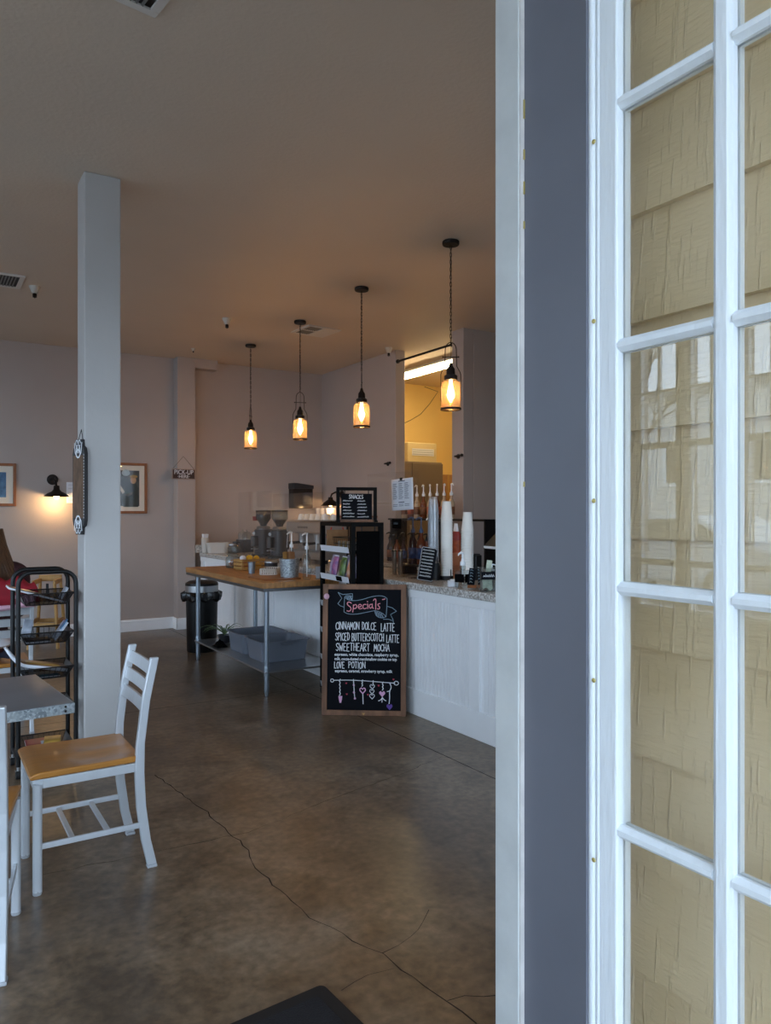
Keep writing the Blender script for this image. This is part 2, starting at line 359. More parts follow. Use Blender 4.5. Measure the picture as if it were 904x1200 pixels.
struct('ceiling', MB().bx(LEFT_X - .2, 7.6, YF0, YB + .15, H, H + .15), M['ceiling'], 'painted plaster ceiling')
struct('wall_back', MB().bx(LEFT_X - .2, 7.6, YB, YB + .15, 0, H), M['wall'], 'mauve painted back wall')
pil = struct('trim_1', MB().bx(2.80, 3.03, 9.39, YB, 0, H), M['wall'], 'narrow boxed pilaster on the back wall', bevel=.006)
struct('trim_2', MB().bx(3.03, 3.33, 9.41, YB, 3.32, H), M['wall'], 'small boxed soffit at the ceiling')
for nm, a in (('baseboard_back', (LEFT_X, 2.785, YB - .016, YB)), ('baseboard_pilaster', (2.785, 3.045, 9.374, 9.39))):
    bb = struct(nm, MB().bx(*a, 0, .145), M['white'], 'white baseboard along the back wall' if 'back' in nm else 'white baseboard around the pilaster', bevel=.004)
    MB().bx(a[0], a[1], a[2] - .006, a[3], .115, .128).build('bead', M['white'], bb, bevel=.003)
MB().bx(2.784, 2.80, 9.374, YB, 0, .145).build('return', M['white'], bb, bevel=.004)
# partition wall to the kitchen with a full-height opening
struct('wall_right', MB().bx(XR, XR + .14, 7.62, YB, 0, H).bx(XR + .02, XR + .16, 6.32, 6.52, 0, H).bx(XR + .16, 7.6, 6.32, 6.46, 0, H), M['wall'], 'mauve partition wall with the tall opening to the kitchen', bevel=.008)
struct('wall_kitchen', MB().bx(XR + .14, 7.45, YB - .012, YB, 0, H).bx(7.45, 7.6, 6.46, YB, 0, H), M['kitchen'], 'warm yellow lit kitchen walls')
struct('wall_side', MB().bx(7.45, 7.6, YF1, 6.32, 0, H), M['wall'], 'side wall behind the bar')
# left wall: window band
wl = MB().bx(LEFT_X - .2, LEFT_X, YF0, YB, 0, .55).bx(LEFT_X - .2, LEFT_X, YF0, YB, 3.15, H)
UNITS = [1.35 + .56 * k for k in range(15)]
edges = [YF0] + [q for c in UNITS for q in (c - .235, c + .235)] + [YB]
for a, b_ in zip(edges[0::2], edges[1::2]): wl.bx(LEFT_X - .2, LEFT_X, a, b_, .55, 3.15)
struct('wall_left', wl, M['wall'], 'window wall of the shop')
# front wall with the entrance; the shopfront window left of it, added windows right of it
struct('wall_front', MB().bx(.83, 2.2, YF0, YF1, 0, H).bx(4.4, 7.6, YF0, YF1, 0, H).bx(2.2, 4.4, YF0, YF1, 0, 1.1).bx(2.2, 4.4, YF0, YF1, 2.5, H).bx(LEFT_X, .83, YF0, YF1, 2.62, H).bx(LEFT_X, -.55, YF0, YF1, 0, .5).bx(-.6, -.37, YF0, YF1, .5, 2.62).bx(LEFT_X, -4.15, YF0, YF1, .5, 2.62), M['wall'], 'entrance wall')
wn = 0
def window(c0, c1, z0, z1, cols, rows, plane, axis):
    global wn; wn += 1
    o = bpy.data.objects.new('window_%d' % wn, None); COL.objects.link(o); tag(o, 'white framed window of the shop', kind='structure')
    fr = MB()
    def seg(a, b_, za, zb, t, d=.05):
        if axis == 'x': return (plane - d, plane, a, b_, za, zb)
        return (a, b_, plane, plane + d, za, zb)
    fw = .028
    for q in ((c0, c0 + fw, z0, z1), (c1 - fw, c1, z0, z1), (c0, c1, z0, z0 + fw), (c0, c1, z1 - fw, z1)): fr.bx(*seg(*q, fw))
    for zr in rows: fr.bx(*seg(c0, c1, zr - .03, zr + .03, fw))
    fr.build('window_frame', M['white'], o)
    for k in range(1, cols):
        cc = c0 + (c1 - c0) * k / cols; MB().bx(*seg(cc - .012, cc + .012, rows[-1] if rows else z0, z1, fw, .035)).build('glazing_bar', M['white'], o)
    if cols > 1:
        zz = (rows[-1] + z1) / 2; MB().bx(*seg(c0, c1, zz - .012, zz + .012, fw, .035)).build('glazing_bar', M['white'], o)
    g = seg(c0 + .01, c1 - .01, z0 + .01, z1 - .01, 0)
    if axis == 'x': MB().bx(plane - .03, plane - .026, *g[2:]).build('pane', M['glass'], o)
    else: MB().bx(g[0], g[1], plane + .024, plane + .028, *g[4:]).build('pane', M['glass'], o)
for c in UNITS: window(c - .235, c + .235, .55, 3.15, 2, (1.0, 2.12), LEFT_X - .06, 'x')
for k in range(3): window(-4.15 + k * 1.19, -4.15 + (k + 1) * 1.19, .5, 2.62, 1, (), YF0 + .06, 'y')
for k in range(2): window(2.2 + k * 1.1, 3.3 + k * 1.1, 1.1, 2.5, 1, (), YF0 + .06, 'y')  # unseen windows added to brighten the bar and the wall beyond it
# structural post
post = struct('pillar', MB().bx(.824, 1.028, 4.57, 4.775, 0, H), M['post'], 'pale grey square post beside the magazine rack', bevel=.007)
# entry jamb: grey reveal board and worn white stop
struct('trim_3', MB().bx(.822, .832, YF0 - .004, .896, 0, 2.6), M['grey_panel'], 'slate grey reveal board of the entrance')
t4 = struct('trim_4', MB().bx(.812, .832, .897, YF1 + .012, 0, 2.6), M['jamb_white'], 'worn white door stop at the entrance', bevel=.002)
MB().bx(.8135, .8225, .8945, .897, 0, 2.6).build('stop_edge', M['jamb_edge'], t4)
for z_, h_ in ((1.93, .012), (1.985, .02), (2.04, .016), (2.105, .03), (1.52, .008)): MB().bx(.8195, .8222, .893, .8955, z_, z_ + h_).build('paint_chip', M['nail'], t4)
struct('trim_5', MB().bx(-.38, -.368, YF0, YF1, 0, 2.62).bx(-.38, .83, YF0, YF1, 2.60, 2.62), M['white'], 'entrance head and far jamb')
# porch: siding wall behind the open door; canopy and left wall added against daylight
SX = .918
struct('wall_outside', MB().bx(SX + .012, 1.12, -3.2, YF0, -.02, 3.2), M['siding'], 'tan siding wall of the recessed entrance')
so = bpy.data.objects['wall_outside']
pm = None
for k in range(-5, 16):
    z0 = .797 + .161 * k
    if z0 < -.02 or z0 > 3.1: continue
    mb = MB()
    mb.add([(0, -3.2, 0), (.014, -3.2, 0), (.018, -3.2, .176), (.0135, -3.2, .176), (0, 0, 0), (.014, 0, 0), (.018, 0, .176), (.0135, 0, .176)],
           [(0, 1, 5, 4), (1, 2, 6, 5), (2, 3, 7, 6), (3, 0, 4, 7), (0, 3, 2, 1), (4, 5, 6, 7)])
    p_ = mb.build('siding_plank', M['siding'], so, loc=(SX - .006, YF0, z0))
struct('added_roof', MB().bx(-.74, 1.3, -1.3, YF0, 2.80, 2.95), M['white'], 'added unseen soffit that dims the entrance')  # unseen cover, added to cut the daylight on the door
struct('added_wall_entry', MB().bx(-.74, -.60, -1.3, YF0, -.02, 2.80), M['white'], 'added unseen left wall that blocks daylight from the door')  # unseen wall, added to block daylight from the left
# the open glazed door leaf, folded back along the siding
dr = bpy.data.objects.new('door_1', None); COL.objects.link(dr); tag(dr, 'white many-paned glass door standing open against the siding', kind='structure')
FX, GX = .83, .8455      # face of the glazing bars, glass
Y0, Y1 = .769, .195     # hinge edge, lock edge
ZR = [.353 + .34 * k for k in range(7)]
YM = [.556, .383]
st_hi, st_lo = .716, .223
def barv(y0, y1, z0, z1, name, ch=.0065):
    mb = MB()
    for side in (-1, 1):
        gx = GX + side * .0025; fx = GX + side * (GX - FX)
        prof = [(gx, y0), (gx, y1), (fx - side * .004, y1), (fx, y1 + (ch if y0 > y1 else -ch)), (fx, y0 - (ch if y0 > y1 else -ch)), (fx - side * .005, y0)]
        if side > 0: prof = prof[::-1]
        mb.prism(prof, z0, z1)
    return mb.build(name, M['door_white'], dr)
def barh(y0, y1, zc, hw, name):
    mb = MB()
    for side in (-1, 1):
        gx = GX + side * .0025; fx = GX + side * (GX - FX) * .94
        vs = []
        for y in (y0, y1):
            vs += [(gx, y, zc - hw), (fx - side * .007, y, zc - hw), (fx, y, zc - hw + .0062), (fx, y, zc + hw - .0062), (fx - side * .007, y, zc + hw), (gx, y, zc + hw)]
        mb.add(vs, [(i, (i + 1) % 6, 6 + (i + 1) % 6, 6 + i) for i in range(6)] + [(5, 4, 3, 2, 1, 0), (6, 7, 8, 9, 10, 11)])
    return mb.build(name, M['door_white'], dr)
for a, b_ in ((.748, st_hi), (st_lo, Y1)):
    MB().bx(FX, 2 * GX - FX, a, b_, .02, 2.5).build('stile', M['door_white'], dr, bevel=.003)
MB().bx(FX + .004, 2 * GX - FX, Y0, .746, .02, 2.5).build('hinge_edge', M['door_white'], dr)
MB().tube([(FX + .004, .7615, .02), (FX + .004, .7615, 2.5)], .0078, n=14).tube([(FX + .003, .7505, .02), (FX + .003, .7505, 2.5)], .0042, n=10).build('stop_bead', M['door_white'], dr)
for k in range(-3, 6):
    MB().lathe([(.0036, 0), (.003, .0012), (.001, .0018)], n=10, M=Matrix.Translation((FX - .0045, .7535, 1.496 + .2575 * k)) @ Matrix.Rotation(R(-90), 4, 'Y')).build('nail', M['nail'], dr)
for z0, z1 in ((.02, .353 - .011), (2.393 + .011, 2.5)): MB().bx(FX, 2 * GX - FX, st_hi, st_lo, z0, z1).build('rail', M['door_white'], dr, bevel=.003)
for y in YM: barv(y + .0135, y - .0135, .342, 2.404, 'glazing_bar')
cols = [st_hi] + [q for y in YM for q in (y + .0135, y - .0135)] + [st_lo]
for i in range(0, 6, 2):
    for z in ZR: barh(cols[i], cols[i + 1], z, .0095, 'muntin')
    for k in range(6):
        MB().bx(GX - .0022, GX + .0022, cols[i + 1], cols[i], ZR[k] + .009, ZR[k + 1] - .009).build('pane', M['door_glass'], dr)

# ================================================================ bar
CF = 3.10
bar = thing('bar_counter', 'long white beadboard bar counter running to the back wall', 'counter', (CF, 0, 0))
MB().bx(.0105, .62, 2.4, 9.40, 0, .91).build('carcass', M['white'], bar)
bd = MB(); y = 2.4
while y < 9.38:   # beadboard strips with grooves between
    bd.add([(.010, y + .002, .18), (.006, y + .005, .18), (.006, y + .036, .18), (.010, y + .039, .18), (.010, y + .002, .86), (.006, y + .005, .86), (.006, y + .036, .86), (.010, y + .039, .86)],
           [(0, 1, 5, 4), (1, 2, 6, 5), (2, 3, 7, 6)]); y += .041
tag(bd.build('beadboard', M['white'], bar), kind='stuff')
MB().bx(-.008, .012, 2.4, 9.385, 0, .185).build('bottom_rail', M['white'], bar, bevel=.003)
MB().bx(-.008, .012, 2.4, 9.385, .855, .91).build('top_rail', M['white'], bar, bevel=.003)
for c in (2.73, 3.83, 4.93, 6.03, 7.13, 8.23, 9.3): MB().bx(-.012, .012, c - .045, c + .045, .186, .854).build('stile', M['white'], bar, bevel=.003)
top = tag(MB().bx(CF - .018, CF + .66, 2.38, 9.385, .912, .963).build('granite_worktop', M['granite'], bevel=.006), 'speckled grey granite worktop on the white bar counter', 'worktop')
MB().bx(3.03, 3.5, 9.36, 9.385, .9635, 1.06).build('upstand', M['granite'], top)
# ================================================================ chairs and dining table
def leg_path(back):
    if not back: return [(.19, 0), (.19, .42)]
    return [(-.247, 0), (-.222, .12), (-.203, .26), (-.196, .40), (-.200, .52), (-.222, .70), (-.258, .872)]
def make_chair(label):
    t = thing('dining_chair', label, 'chair')
    for s in (-1, 1):
        x = s * .185
        l = MB().prism(rrect(.032, .034, .011), 0.012, .425, Matrix.Translation((x, .19, 0))).build('leg', M['alu'], t)
        MB().lathe([(.016, 0), (.018, .006), (.016, .018)], (x, .19, 0), 12).build('foot_glide', M['tag_grey'], l)
        P = leg_path(True); mb = MB(); vs = []
        for y, z in P:
            hw = .0125; hd = .019 if z < .5 else .017
            vs += [(x - hw, y - hd, max(z, .012)), (x + hw, y - hd, max(z, .012)), (x + hw, y + hd, max(z, .012)), (x - hw, y + hd, max(z, .012))]
        fs = [(3, 2, 1, 0), tuple(range(len(vs) - 4, len(vs)))]
        for i in range(len(P) - 1):
            for k in range(4): fs.append((4 * i + k, 4 * i + (k + 1) % 4, 4 * i + 4 + (k + 1) % 4, 4 * i + 4 + k))
        l = mb.add(vs, fs).build('back_post', M['alu'], t, bevel=.004)
        MB().box((x, -.247, .006), (.03, .04, .012)).build('foot_glide', M['tag_grey'], l, bevel=.003)
        MB().box((x, -.008, .183), (.012, .40, .022)).build('stretcher', M['alu'], t, bevel=.002)
    for y in (.06, -.075): MB().box((0, y, .181), (.36, .02, .014)).build('rung', M['alu'], t, bevel=.002)
    for zc in (.822, .748, .672):
        d = -.222 - (zc - .70) * .2
        def f(u, v, zc=zc, d=d):
            return ((u - .5) * .35, d - .006 * (1 - (2 * u - 1) ** 2) - (v - .5) * .01, zc + (v - .5) * .05)
        MB().grid(6, 1, f, False).build('slat', M['alu'], t, solid=.012)
    ap = MB()
    for s in (-1, 1): ap.bx(s * .186 - .006, s * .186 + .006, -.19, .17, .408, .444)
    ap.bx(-.17, .17, .19 + .004, .19 + .016, .408, .444).bx(-.18, .18, -.196, -.184, .408, .444)
    for s in (-1, 1):
        ap.add([(s * .192, .165, .408), (s * .192, .165, .444), (s * .165, .206, .444), (s * .165, .206, .408)], [(0, 1, 2, 3) if s > 0 else (3, 2, 1, 0)])
    ap.build('apron', M['alu'], t, bevel=.002)
    def seatf(u, v):
        x = (u - .5) * .405; y = -.205 + v * .425
        w_ = 1 - .06 * (1 - v); x *= w_
        return (x, y, .474 - .014 * math.exp(-((abs(x) - .085) / .075) ** 2) * math.exp(-((y + .04) / .13) ** 2) - .012 * max(0, (v - .9) / .1) ** 2)
    def seat_mesh():
        mb = MB(); mb.grid(24, 20, seatf); nx, ny = 24, 20
        ring = [i for i in range(nx + 1)] + [j * (nx + 1) + nx for j in range(1, ny + 1)] + [ny * (nx + 1) + i for i in range(nx - 1, -1, -1)] + [j * (nx + 1) for j in range(ny - 1, 0, -1)]
        b0 = len(mb.v); low = [(mb.v[i][0] * .985, mb.v[i][1] * .985, .446) for i in ring]
        mb.v += low; n = len(ring)
        for k in range(n): mb.f.append((ring[k], b0 + k, b0 + (k + 1) % n, ring[(k + 1) % n])); mb.sm.append(False)
        mb.f.append(tuple(b0 + k for k in range(n - 1, -1, -1))); mb.sm.append(False)
        return mb
    seat_mesh().build('seat', M['seat_wood'], t, bevel=.006)
    return t
ch = make_chair('silver metal chair with a tan wooden seat, beside the pale grey post')
ch.location = (.592, 3.362, 0); ch.rotation_euler = (0, 0, R(90))
dup(ch, (.098, 2.915, 0), -11, 'silver metal chair cut off by the photo edge before the zinc table')
dup(ch, (.475, 5.76, 0), 1, 'silver metal chair with a red coat over its back, behind the magazine rack')

tb = thing('dining_table', 'square zinc-topped dining table beside the magazine rack', 'table', (.487, 3.388, 0), 5.3)
MB().bx(-.78, 0, -.315, .315, .712, .75).build('table_top', M['galv_top'], tb, bevel=.003)
ed = MB().bx(-.78, .003, -.3185, -.3152, .711, .7485).bx(0.0002, .0035, -.318, .318, .711, .7485).build('edge_band', M['galv'], tb)
for xx, yy, ax in ((-.03, -.319, 'y'),) * 1:
    for z in (.722, .739): MB().cyl((xx, yy, z), (xx, yy - .002, z), .0045, n=10).build('rivet', M['dark_iron'], ed)
MB().cyl((-.39, 0, .03), (-.39, 0, .712), .038, n=16).build('pedestal', M['black'], tb)
MB().lathe([(.19, 0), (.19, .012), (.06, .03), (.04, .06)], (-.39, 0, 0), 28).build('base', M['black'], tb)

# ================================================================ magazine rack
rk = thing('magazine_rack', 'black tube magazine rack on casters against the grey post', 'rack', (.635, 4.60, 0))
hw = .150; tops = 1.142
def loop(y):
    pts = [(-hw, y, .07)] + [(-hw, y, tops - .07)]
    for a in range(1, 6): pts.append((-hw + .07 - .07 * math.cos(R(90 * a / 6)), y, tops - .07 + .07 * math.sin(R(90 * a / 6))))
    pts.append((-hw + .07, y, tops)); pts.append((hw - .07, y, tops))
    for a in range(1, 6): pts.append((hw - .07 + .07 * math.sin(R(90 * a / 6)), y, tops - .07 + .07 * math.cos(R(90 * a / 6))))
    pts += [(hw, y, tops - .07), (hw, y, .07)]
    return pts
for y in (0, .27): MB().tube(loop(y), .0125, n=10).build('frame_loop', M['black'], rk)
for s in (-1, 1):
    MB().tube([(s * hw, 0, .10), (s * hw, .27, .10)], .009).build('side_rail', M['black'], rk)
    for y in (0, .27):
        c = MB().lathe([(.008, 0), (.008, .03)], (s * hw, y, .048), 10).bx(s * hw - .014, s * hw + .014, y - .006, y + .02, .044, .05).build('caster', M['steel'], rk)
        MB().cyl((s * hw - .011, y + .008, .026), (s * hw + .011, y + .008, .026), .026, n=16).build('caster_wheel', M['rubber'], c)
tiers = [1.02, .80, .60, .39, .165]
for z in tiers:
    b = MB()
    T = [(-hw + .012, .0), (hw - .012, .0), (hw - .012, .27), (-hw + .012, .27)]; Bm = [(-hw + .045, .05), (hw - .045, .05), (hw - .045, .22), (-hw + .045, .22)]
    for P, zz, r in ((T, z, .004), (Bm, z - .068, .003)): b.tube([(x, y, zz) for x, y in P], r, n=6, closed=True)
    for (a, c) in zip(T, Bm): b.tube([(a[0], a[1], z), (c[0], c[1], z - .068)], .003, n=6)
    for k in range(1, 9):
        u = k / 9; b.tube([(T[0][0] + (T[1][0] - T[0][0]) * u, 0, z), (Bm[0][0] + (Bm[1][0] - Bm[0][0]) * u, .05, z - .068), (Bm[0][0] + (Bm[1][0] - Bm[0][0]) * u, .22, z - .068), (T[0][0] + (T[1][0] - T[0][0]) * u, .27, z)], .0016, n=4)
    bk = b.build('basket', M['black'], rk)
    MB().add([(x, y, z) for x, y in T] + [(x, y, z - .068) for x, y in Bm], [(0, 1, 5, 4), (1, 2, 6, 5), (2, 3, 7, 6), (3, 0, 4, 7), (4, 5, 6, 7)]).build('mesh_sheet', M['mesh'], bk)
def magazine(z, x, y, rz, tilt, w_, h_, th, colors, label, curl=0, pages='paper', cat='magazine'):
    o = thing('magazine', label, cat, (.635 + x, 4.60 + y, z), rz); o.rotation_euler = (R(tilt[0]), R(tilt[1]), R(rz))
    def sheet(zz):
        def f(u, v): return ((u - .5) * w_, (v - .5) * h_, zz + curl * max(0, (.35 - u) / .35) ** 2)
        return f
    MB().grid(14, 2, sheet(th / 2)).build('pages', M[pages], o, solid=th)
    MB().grid(14, 2, sheet(th + .0012)).build('cover', colors[0], o, solid=.0008)
    if len(colors) > 1:
        def g(u, v): return ((u - .5) * w_ * .55 + .04, (v - .5) * h_ * .5, th + .0024)
        MB().grid(4, 2, g).build('cover_picture', colors[1], o, solid=.0006)
    return o
mg = lambda n, c: mat(n, c, .35, noise=.5, nscale=14)
c_brown, c_blue, c_teal, c_dark, c_red, c_gold, c_pale = mg('cover_brown', (150, 112, 84)), mg('cover_blue', (70, 120, 160)), mg('cover_teal', (60, 90, 100)), mg('cover_dark', (70, 66, 64)), mg('cover_red', (150, 40, 52)), mg('cover_gold', (190, 150, 70)), mg('cover_pale', (186, 192, 204))
magazine(1.004, -.05, .135, 0, (0, 18), .30, .17, .010, (c_brown, c_dark), 'brown covered magazine sticking out on the left of the rack top basket')
magazine(1.006, .106, .135, 0, (0, -60), .075, .12, .003, (c_pale,), 'small pale card leaning at the right of the top basket', cat='card')
magazine(.7365, -.04, .135, 0, (0, 0), .13, .155, .008, (c_dark,), 'grey newspaper lying flat in the second basket of the rack')
magazine(.79, .085, .12, 0, (0, -55), .12, .14, .004, (c_pale, c_blue), 'blue pictured leaflet leaning at the right of the second basket', cat='leaflet')
magazine(.812, -.088, .15, 0, (72, 14), .05, .10, .003, (c_pale,), 'white leaflet standing at the left of the second basket', cat='leaflet')
magazine(.592, -.05, .135, 0, (0, 12), .33, .17, .018, (c_brown, c_gold), 'thick curled magazine sticking out left of the third basket', curl=.07)
magazine(.5365, -.01, .135, 0, (0, 0), .17, .155, .005, (c_teal,), 'thin dark magazine at the bottom of the third basket')
magazine(.3265, .0, .135, 0, (0, 0), .19, .155, .010, (c_dark,), 'dark magazine in the fourth basket, mostly behind the zinc table')
magazine(.128, -.005, .135, 0, (13, 0), .18, .15, .010, (c_red, c_pale), 'red magazine with a pale panel in the lowest basket')
magazine(.149, .045, .14, -12, (13, 0), .09, .09, .005, (c_gold,), 'gold brochure lying on the red magazine in the lowest basket', cat='brochure')

# ================================================================ seated visitor, coat, high chair
def skin_body(name, verts, edges, rad, m, parent, root=0, sub=2):
    me = bpy.data.meshes.new(name); me.from_pydata(verts, edges, []); me.update(); o = bpy.data.objects.new(name, me); COL.objects.link(o); o.parent = parent
    o.modifiers.new('skin', 'SKIN'); sv = me.skin_vertices[0].data
    for i, r_ in enumerate(rad):
        sv[i].radius = r_ if isinstance(r_, tuple) else (r_, r_); sv[i].use_root = (i == root)
    q = o.modifiers.new('round', 'SUBSURF'); q.levels = sub; q.render_levels = sub; me.materials.append(m)
    for p in me.polygons: p.use_smooth = True
    q = o.modifiers[0]; q.use_smooth_shade = True
    return o
ps = thing('person', 'person with long brown hair in a maroon top, seated facing away', 'person', (.40, 5.80, 0), 4)
# torso and arms under a maroon top (one surface), local +Y forward
V = [(0, -.03, .50), (0, -.05, .62), (0, -.06, .78), (0, -.05, .95), (0, -.03, 1.06), (0, -.02, 1.13),
     (.13, -.06, 1.08), (.225, -.06, 1.07), (.235, .05, .90), (.245, .10, .775), (.19, .24, .74), (.14, .34, .76),
     (-.13, -.06, 1.08), (-.225, -.06, 1.07), (-.235, .05, .90), (-.245, .10, .775), (-.19, .24, .74), (-.14, .34, .76)]
E_ = [(0, 1), (1, 2), (2, 3), (3, 4), (4, 5), (4, 6), (6, 7), (7, 8), (8, 9), (9, 10), (10, 11), (4, 12), (12, 13), (13, 14), (14, 15), (15, 16), (16, 17)]
rad = [(.17, .12), (.15, .11), (.155, .115), (.16, .115), (.11, .09), .055, .08, .075, .06, .055, .045, .038, .08, .075, .06, .055, .045, .038]
skin_body('body', V, E_, rad, M['maroon'], ps)
V = [(0, -.03, .585), (.09, .02, .575), (.10, .22, .57), (.10, .42, .555), (.11, .44, .28), (.11, .43, .09), (.11, .50, .05), (.11, .56, .04),
     (-.09, .02, .575), (-.10, .22, .57), (-.10, .42, .555), (-.11, .44, .28), (-.11, .43, .09), (-.11, .50, .05), (-.11, .56, .04)]
E_ = [(0, 1), (1, 2), (2, 3), (3, 4), (4, 5), (5, 6), (6, 7), (0, 8), (8, 9), (9, 10), (10, 11), (11, 12), (12, 13), (13, 14)]
skin_body('jeans', V, E_, [(.12, .10), .09, .08, .07, .06, .045, .04, .035] + [.09, .08, .072, .06, .045, .04, .035], M['navy'], ps)
MB().lathe([(.145, .56), (.165, .575), (.165, .64), (.15, .66)], (0, -.035, 0), 24, M=Matrix.Diagonal((1.05, .85, 1, 1)), cap=False).build('shirt_hem', M['paper'], ps, solid=.006)
V = [(0, -.015, 1.10), (0, 0, 1.17), (0, .02, 1.22), (0, .035, 1.29), (0, .03, 1.36)]
skin_body('head', V, [(0, 1), (1, 2), (2, 3), (3, 4)], [.05, .048, (.07, .085), (.082, .10), (.06, .07)], M['skin'], ps)
fc = MB()
fc.sphere((0, .135, 1.265), .016, sc_=(.8, 1, 1.3)).build('nose', M['skin'], ps)
for s in (-1, 1): MB().sphere((s * .08, .02, 1.27), .022, sc_=(.4, .8, 1.3)).build('ear', M['skin'], ps)
for s in (-1, 1): MB().sphere((s * .033, .118, 1.292), .012, sc_=(1.2, .6, .8)).build('eye', M['paper'], ps)
MB().sphere((0, .115, 1.222), .02, sc_=(1.2, .5, .35)).build('mouth', mat('lips', (180, 90, 90), .5), ps)
# hair: cap and long locks hanging down the back
hr = MB().sphere((0, .005, 1.315), .115, 20, 12, sc_=(.92, 1.0, .92))
for k in range(26):
    a = R(200 + 140 * k / 25); x0 = .10 * math.cos(a); y0 = .005 + .105 * math.sin(a)
    z1 = rnd.uniform(.88, .98); dx = rnd.uniform(-.01, .02) + .05 * (x0 > 0)
    hr.tube([(x0 * .9, y0 * .9, 1.36), (x0 * 1.08, y0 - .02, 1.25), (x0 * 1.2 + dx * .4, y0 - .07, 1.12), (x0 * 1.25 + dx, y0 - .06, 1.02), (x0 * 1.2 + dx * 1.2, y0 - .055, z1)], [.03, .034, .032, .026, .006], n=8)
hr.build('hair', M['hair'], ps)
def hand(side, wrist, parent):
    """five separate curled fingers on a palm, joined to the sleeve end"""
    h = MB(); w0 = Vector(wrist); fwd = Vector((-.35 * side, .93, -.05)).normalized(); lat = Vector((side, .35, 0)).normalized(); dn = Vector((0, 0, -1))
    h.tube([w0 - fwd * .02, w0 + fwd * .03, w0 + fwd * .085], [.024, .034, .036], n=10, flat=(1, .5))
    for j, (o_, ln) in enumerate(((-.026, .062), (-.009, .072), (.009, .068), (.025, .052))):
        b0 = w0 + fwd * .082 + lat * o_
        h.tube([b0, b0 + fwd * ln * .45 + dn * .006, b0 + fwd * ln * .8 + dn * .022, b0 + fwd * ln * .9 + dn * .042], [.0095, .009, .008, .006], n=8)
    b0 = w0 + fwd * .03 - lat * .03
    h.tube([b0, b0 - lat * .025 + fwd * .025, b0 - lat * .028 + fwd * .055 + dn * .008], [.012, .010, .007], n=8)
    h.build('hand', M['skin'], parent)
for s in (1, -1): hand(s, (.14 * s, .34, .76), ps)
# red coat hung over the chair back
ct = thing('coat', 'red puffy coat with a pink lining over the chair back', 'coat', (.475, 5.51, 0), 1)
def coatf(off, zlo, zhi, th):
    def f(u, v):
        x = (u - .5) * .46; lump = .035 * math.sin(PI * min(1, max(0, (u - .02) / .96))) + .018 * math.sin(u * 19) * (v > .25)
        a = v * PI
        y = -.012 - th * math.cos(a); z = zlo + (zhi + lump - zlo) * math.sin(a) ** .6
        return (x * (1 - .1 * math.sin(a)), y + off, z)
    return f
MB().grid(26, 18, coatf(0, .875, 1.0, .05)).build('shell', M['red'], ct, solid=.03)
def lin(u, v):
    return ((u - .5) * .40, -.072 - .012 * math.sin(u * 7 + 1) - .006 * math.sin(v * 9), .845 + .085 * v - .012 * math.sin(u * 5))
MB().grid(18, 6, lin).build('lining', M['pink'], ct, solid=.012)
# wooden high chair by the back wall
hc = thing('high_chair', 'yellow wooden high chair against the back wall by the sconce', 'high chair', (1.24, 9.0, 0), -20)
for sx in (-1, 1):
    for sy in (-1, 1): MB().cyl((sx * .15, sy * .2, 0), (sx * .105, sy * .15, .72), .018, .017, 10).build('leg', M['yellow_wood'], hc)
    MB().box((sx * .132, 0, .28), (.022, .34, .045)).build('side_rung', M['yellow_wood'], hc, bevel=.004)
    MB().box((sx * .108, 0, .715), (.024, .34, .05)).build('arm_rail', M['yellow_wood'], hc, bevel=.006)
for sy in (-1, 1): MB().box((0, sy * .182, .26), (.26, .022, .045)).build('cross_rung', M['yellow_wood'], hc, bevel=.004)
MB().box((0, 0, .50), (.22, .30, .022)).build('seat', M['yellow_wood'], hc, bevel=.006)
MB().box((0, .15, .74), (.24, .022, .07)).build('back_rail', M['yellow_wood'], hc, bevel=.008)
MB().box((0, .0, .59), (.028, .004, .2)).build('strap', M['black'], hc)
# ================================================================ things on walls
def frame(name, label, x0, x1, z0, z1, matw, pic):
    o = thing(name, label, 'picture', ((x0 + x1) / 2, YB, (z0 + z1) / 2)); w_ = x1 - x0; h_ = z1 - z0; b = .032
    for nm, a in (('frame_side', (-w_ / 2, -w_ / 2 + b, -h_ / 2, h_ / 2)), ('frame_side', (w_ / 2 - b, w_ / 2, -h_ / 2, h_ / 2)), ('frame_rail', (-w_ / 2 + b, w_ / 2 - b, h_ / 2 - b, h_ / 2)), ('frame_rail', (-w_ / 2 + b, w_ / 2 - b, -h_ / 2, -h_ / 2 + b))):
        MB().bx(a[0], a[1], -.03, 0, a[2], a[3]).build(nm, M['wood_frame'], o, bevel=.004)
    MB().bx(-w_ / 2 + b, w_ / 2 - b, -.012, -.004, -h_ / 2 + b, h_ / 2 - b).build('mount', mat('mount_board', (226, 216, 200), .8), o)
    pr = MB().bx(-w_ / 2 + b + matw, w_ / 2 - b - matw, -.0135, -.012, -h_ / 2 + b + matw, h_ / 2 - b - matw).build('print', pic, o)
    MB().bx(-w_ / 2 + b, w_ / 2 - b, -.018, -.016, -h_ / 2 + b, h_ / 2 - b).build('glazing', M['picture_glass'], o)
    return o, w_, h_, pr
def blobs(o, spec):
    for nm, m_, poly in spec:
        MB().prism([(x, z) for x, z in poly], .0138, .0146, Matrix.Rotation(R(90), 4, 'X')).build(nm, m_, o)
flat = lambda n, c: mat(n, c, .6, noise=.25, nscale=18)
pic_d = mat('print_dusk', (84, 92, 92), .6, noise=.6, nscale=7, rgb2=(40, 40, 44)); pic_b = mat('print_blue', (92, 138, 176), .6, noise=.6, nscale=6, rgb2=(30, 52, 86))
o, w_, h_, pr = frame('framed_picture', 'wooden framed blue print with a pale mount, at the photo edge', .44, .985, 1.545, 2.035, .07, pic_b)
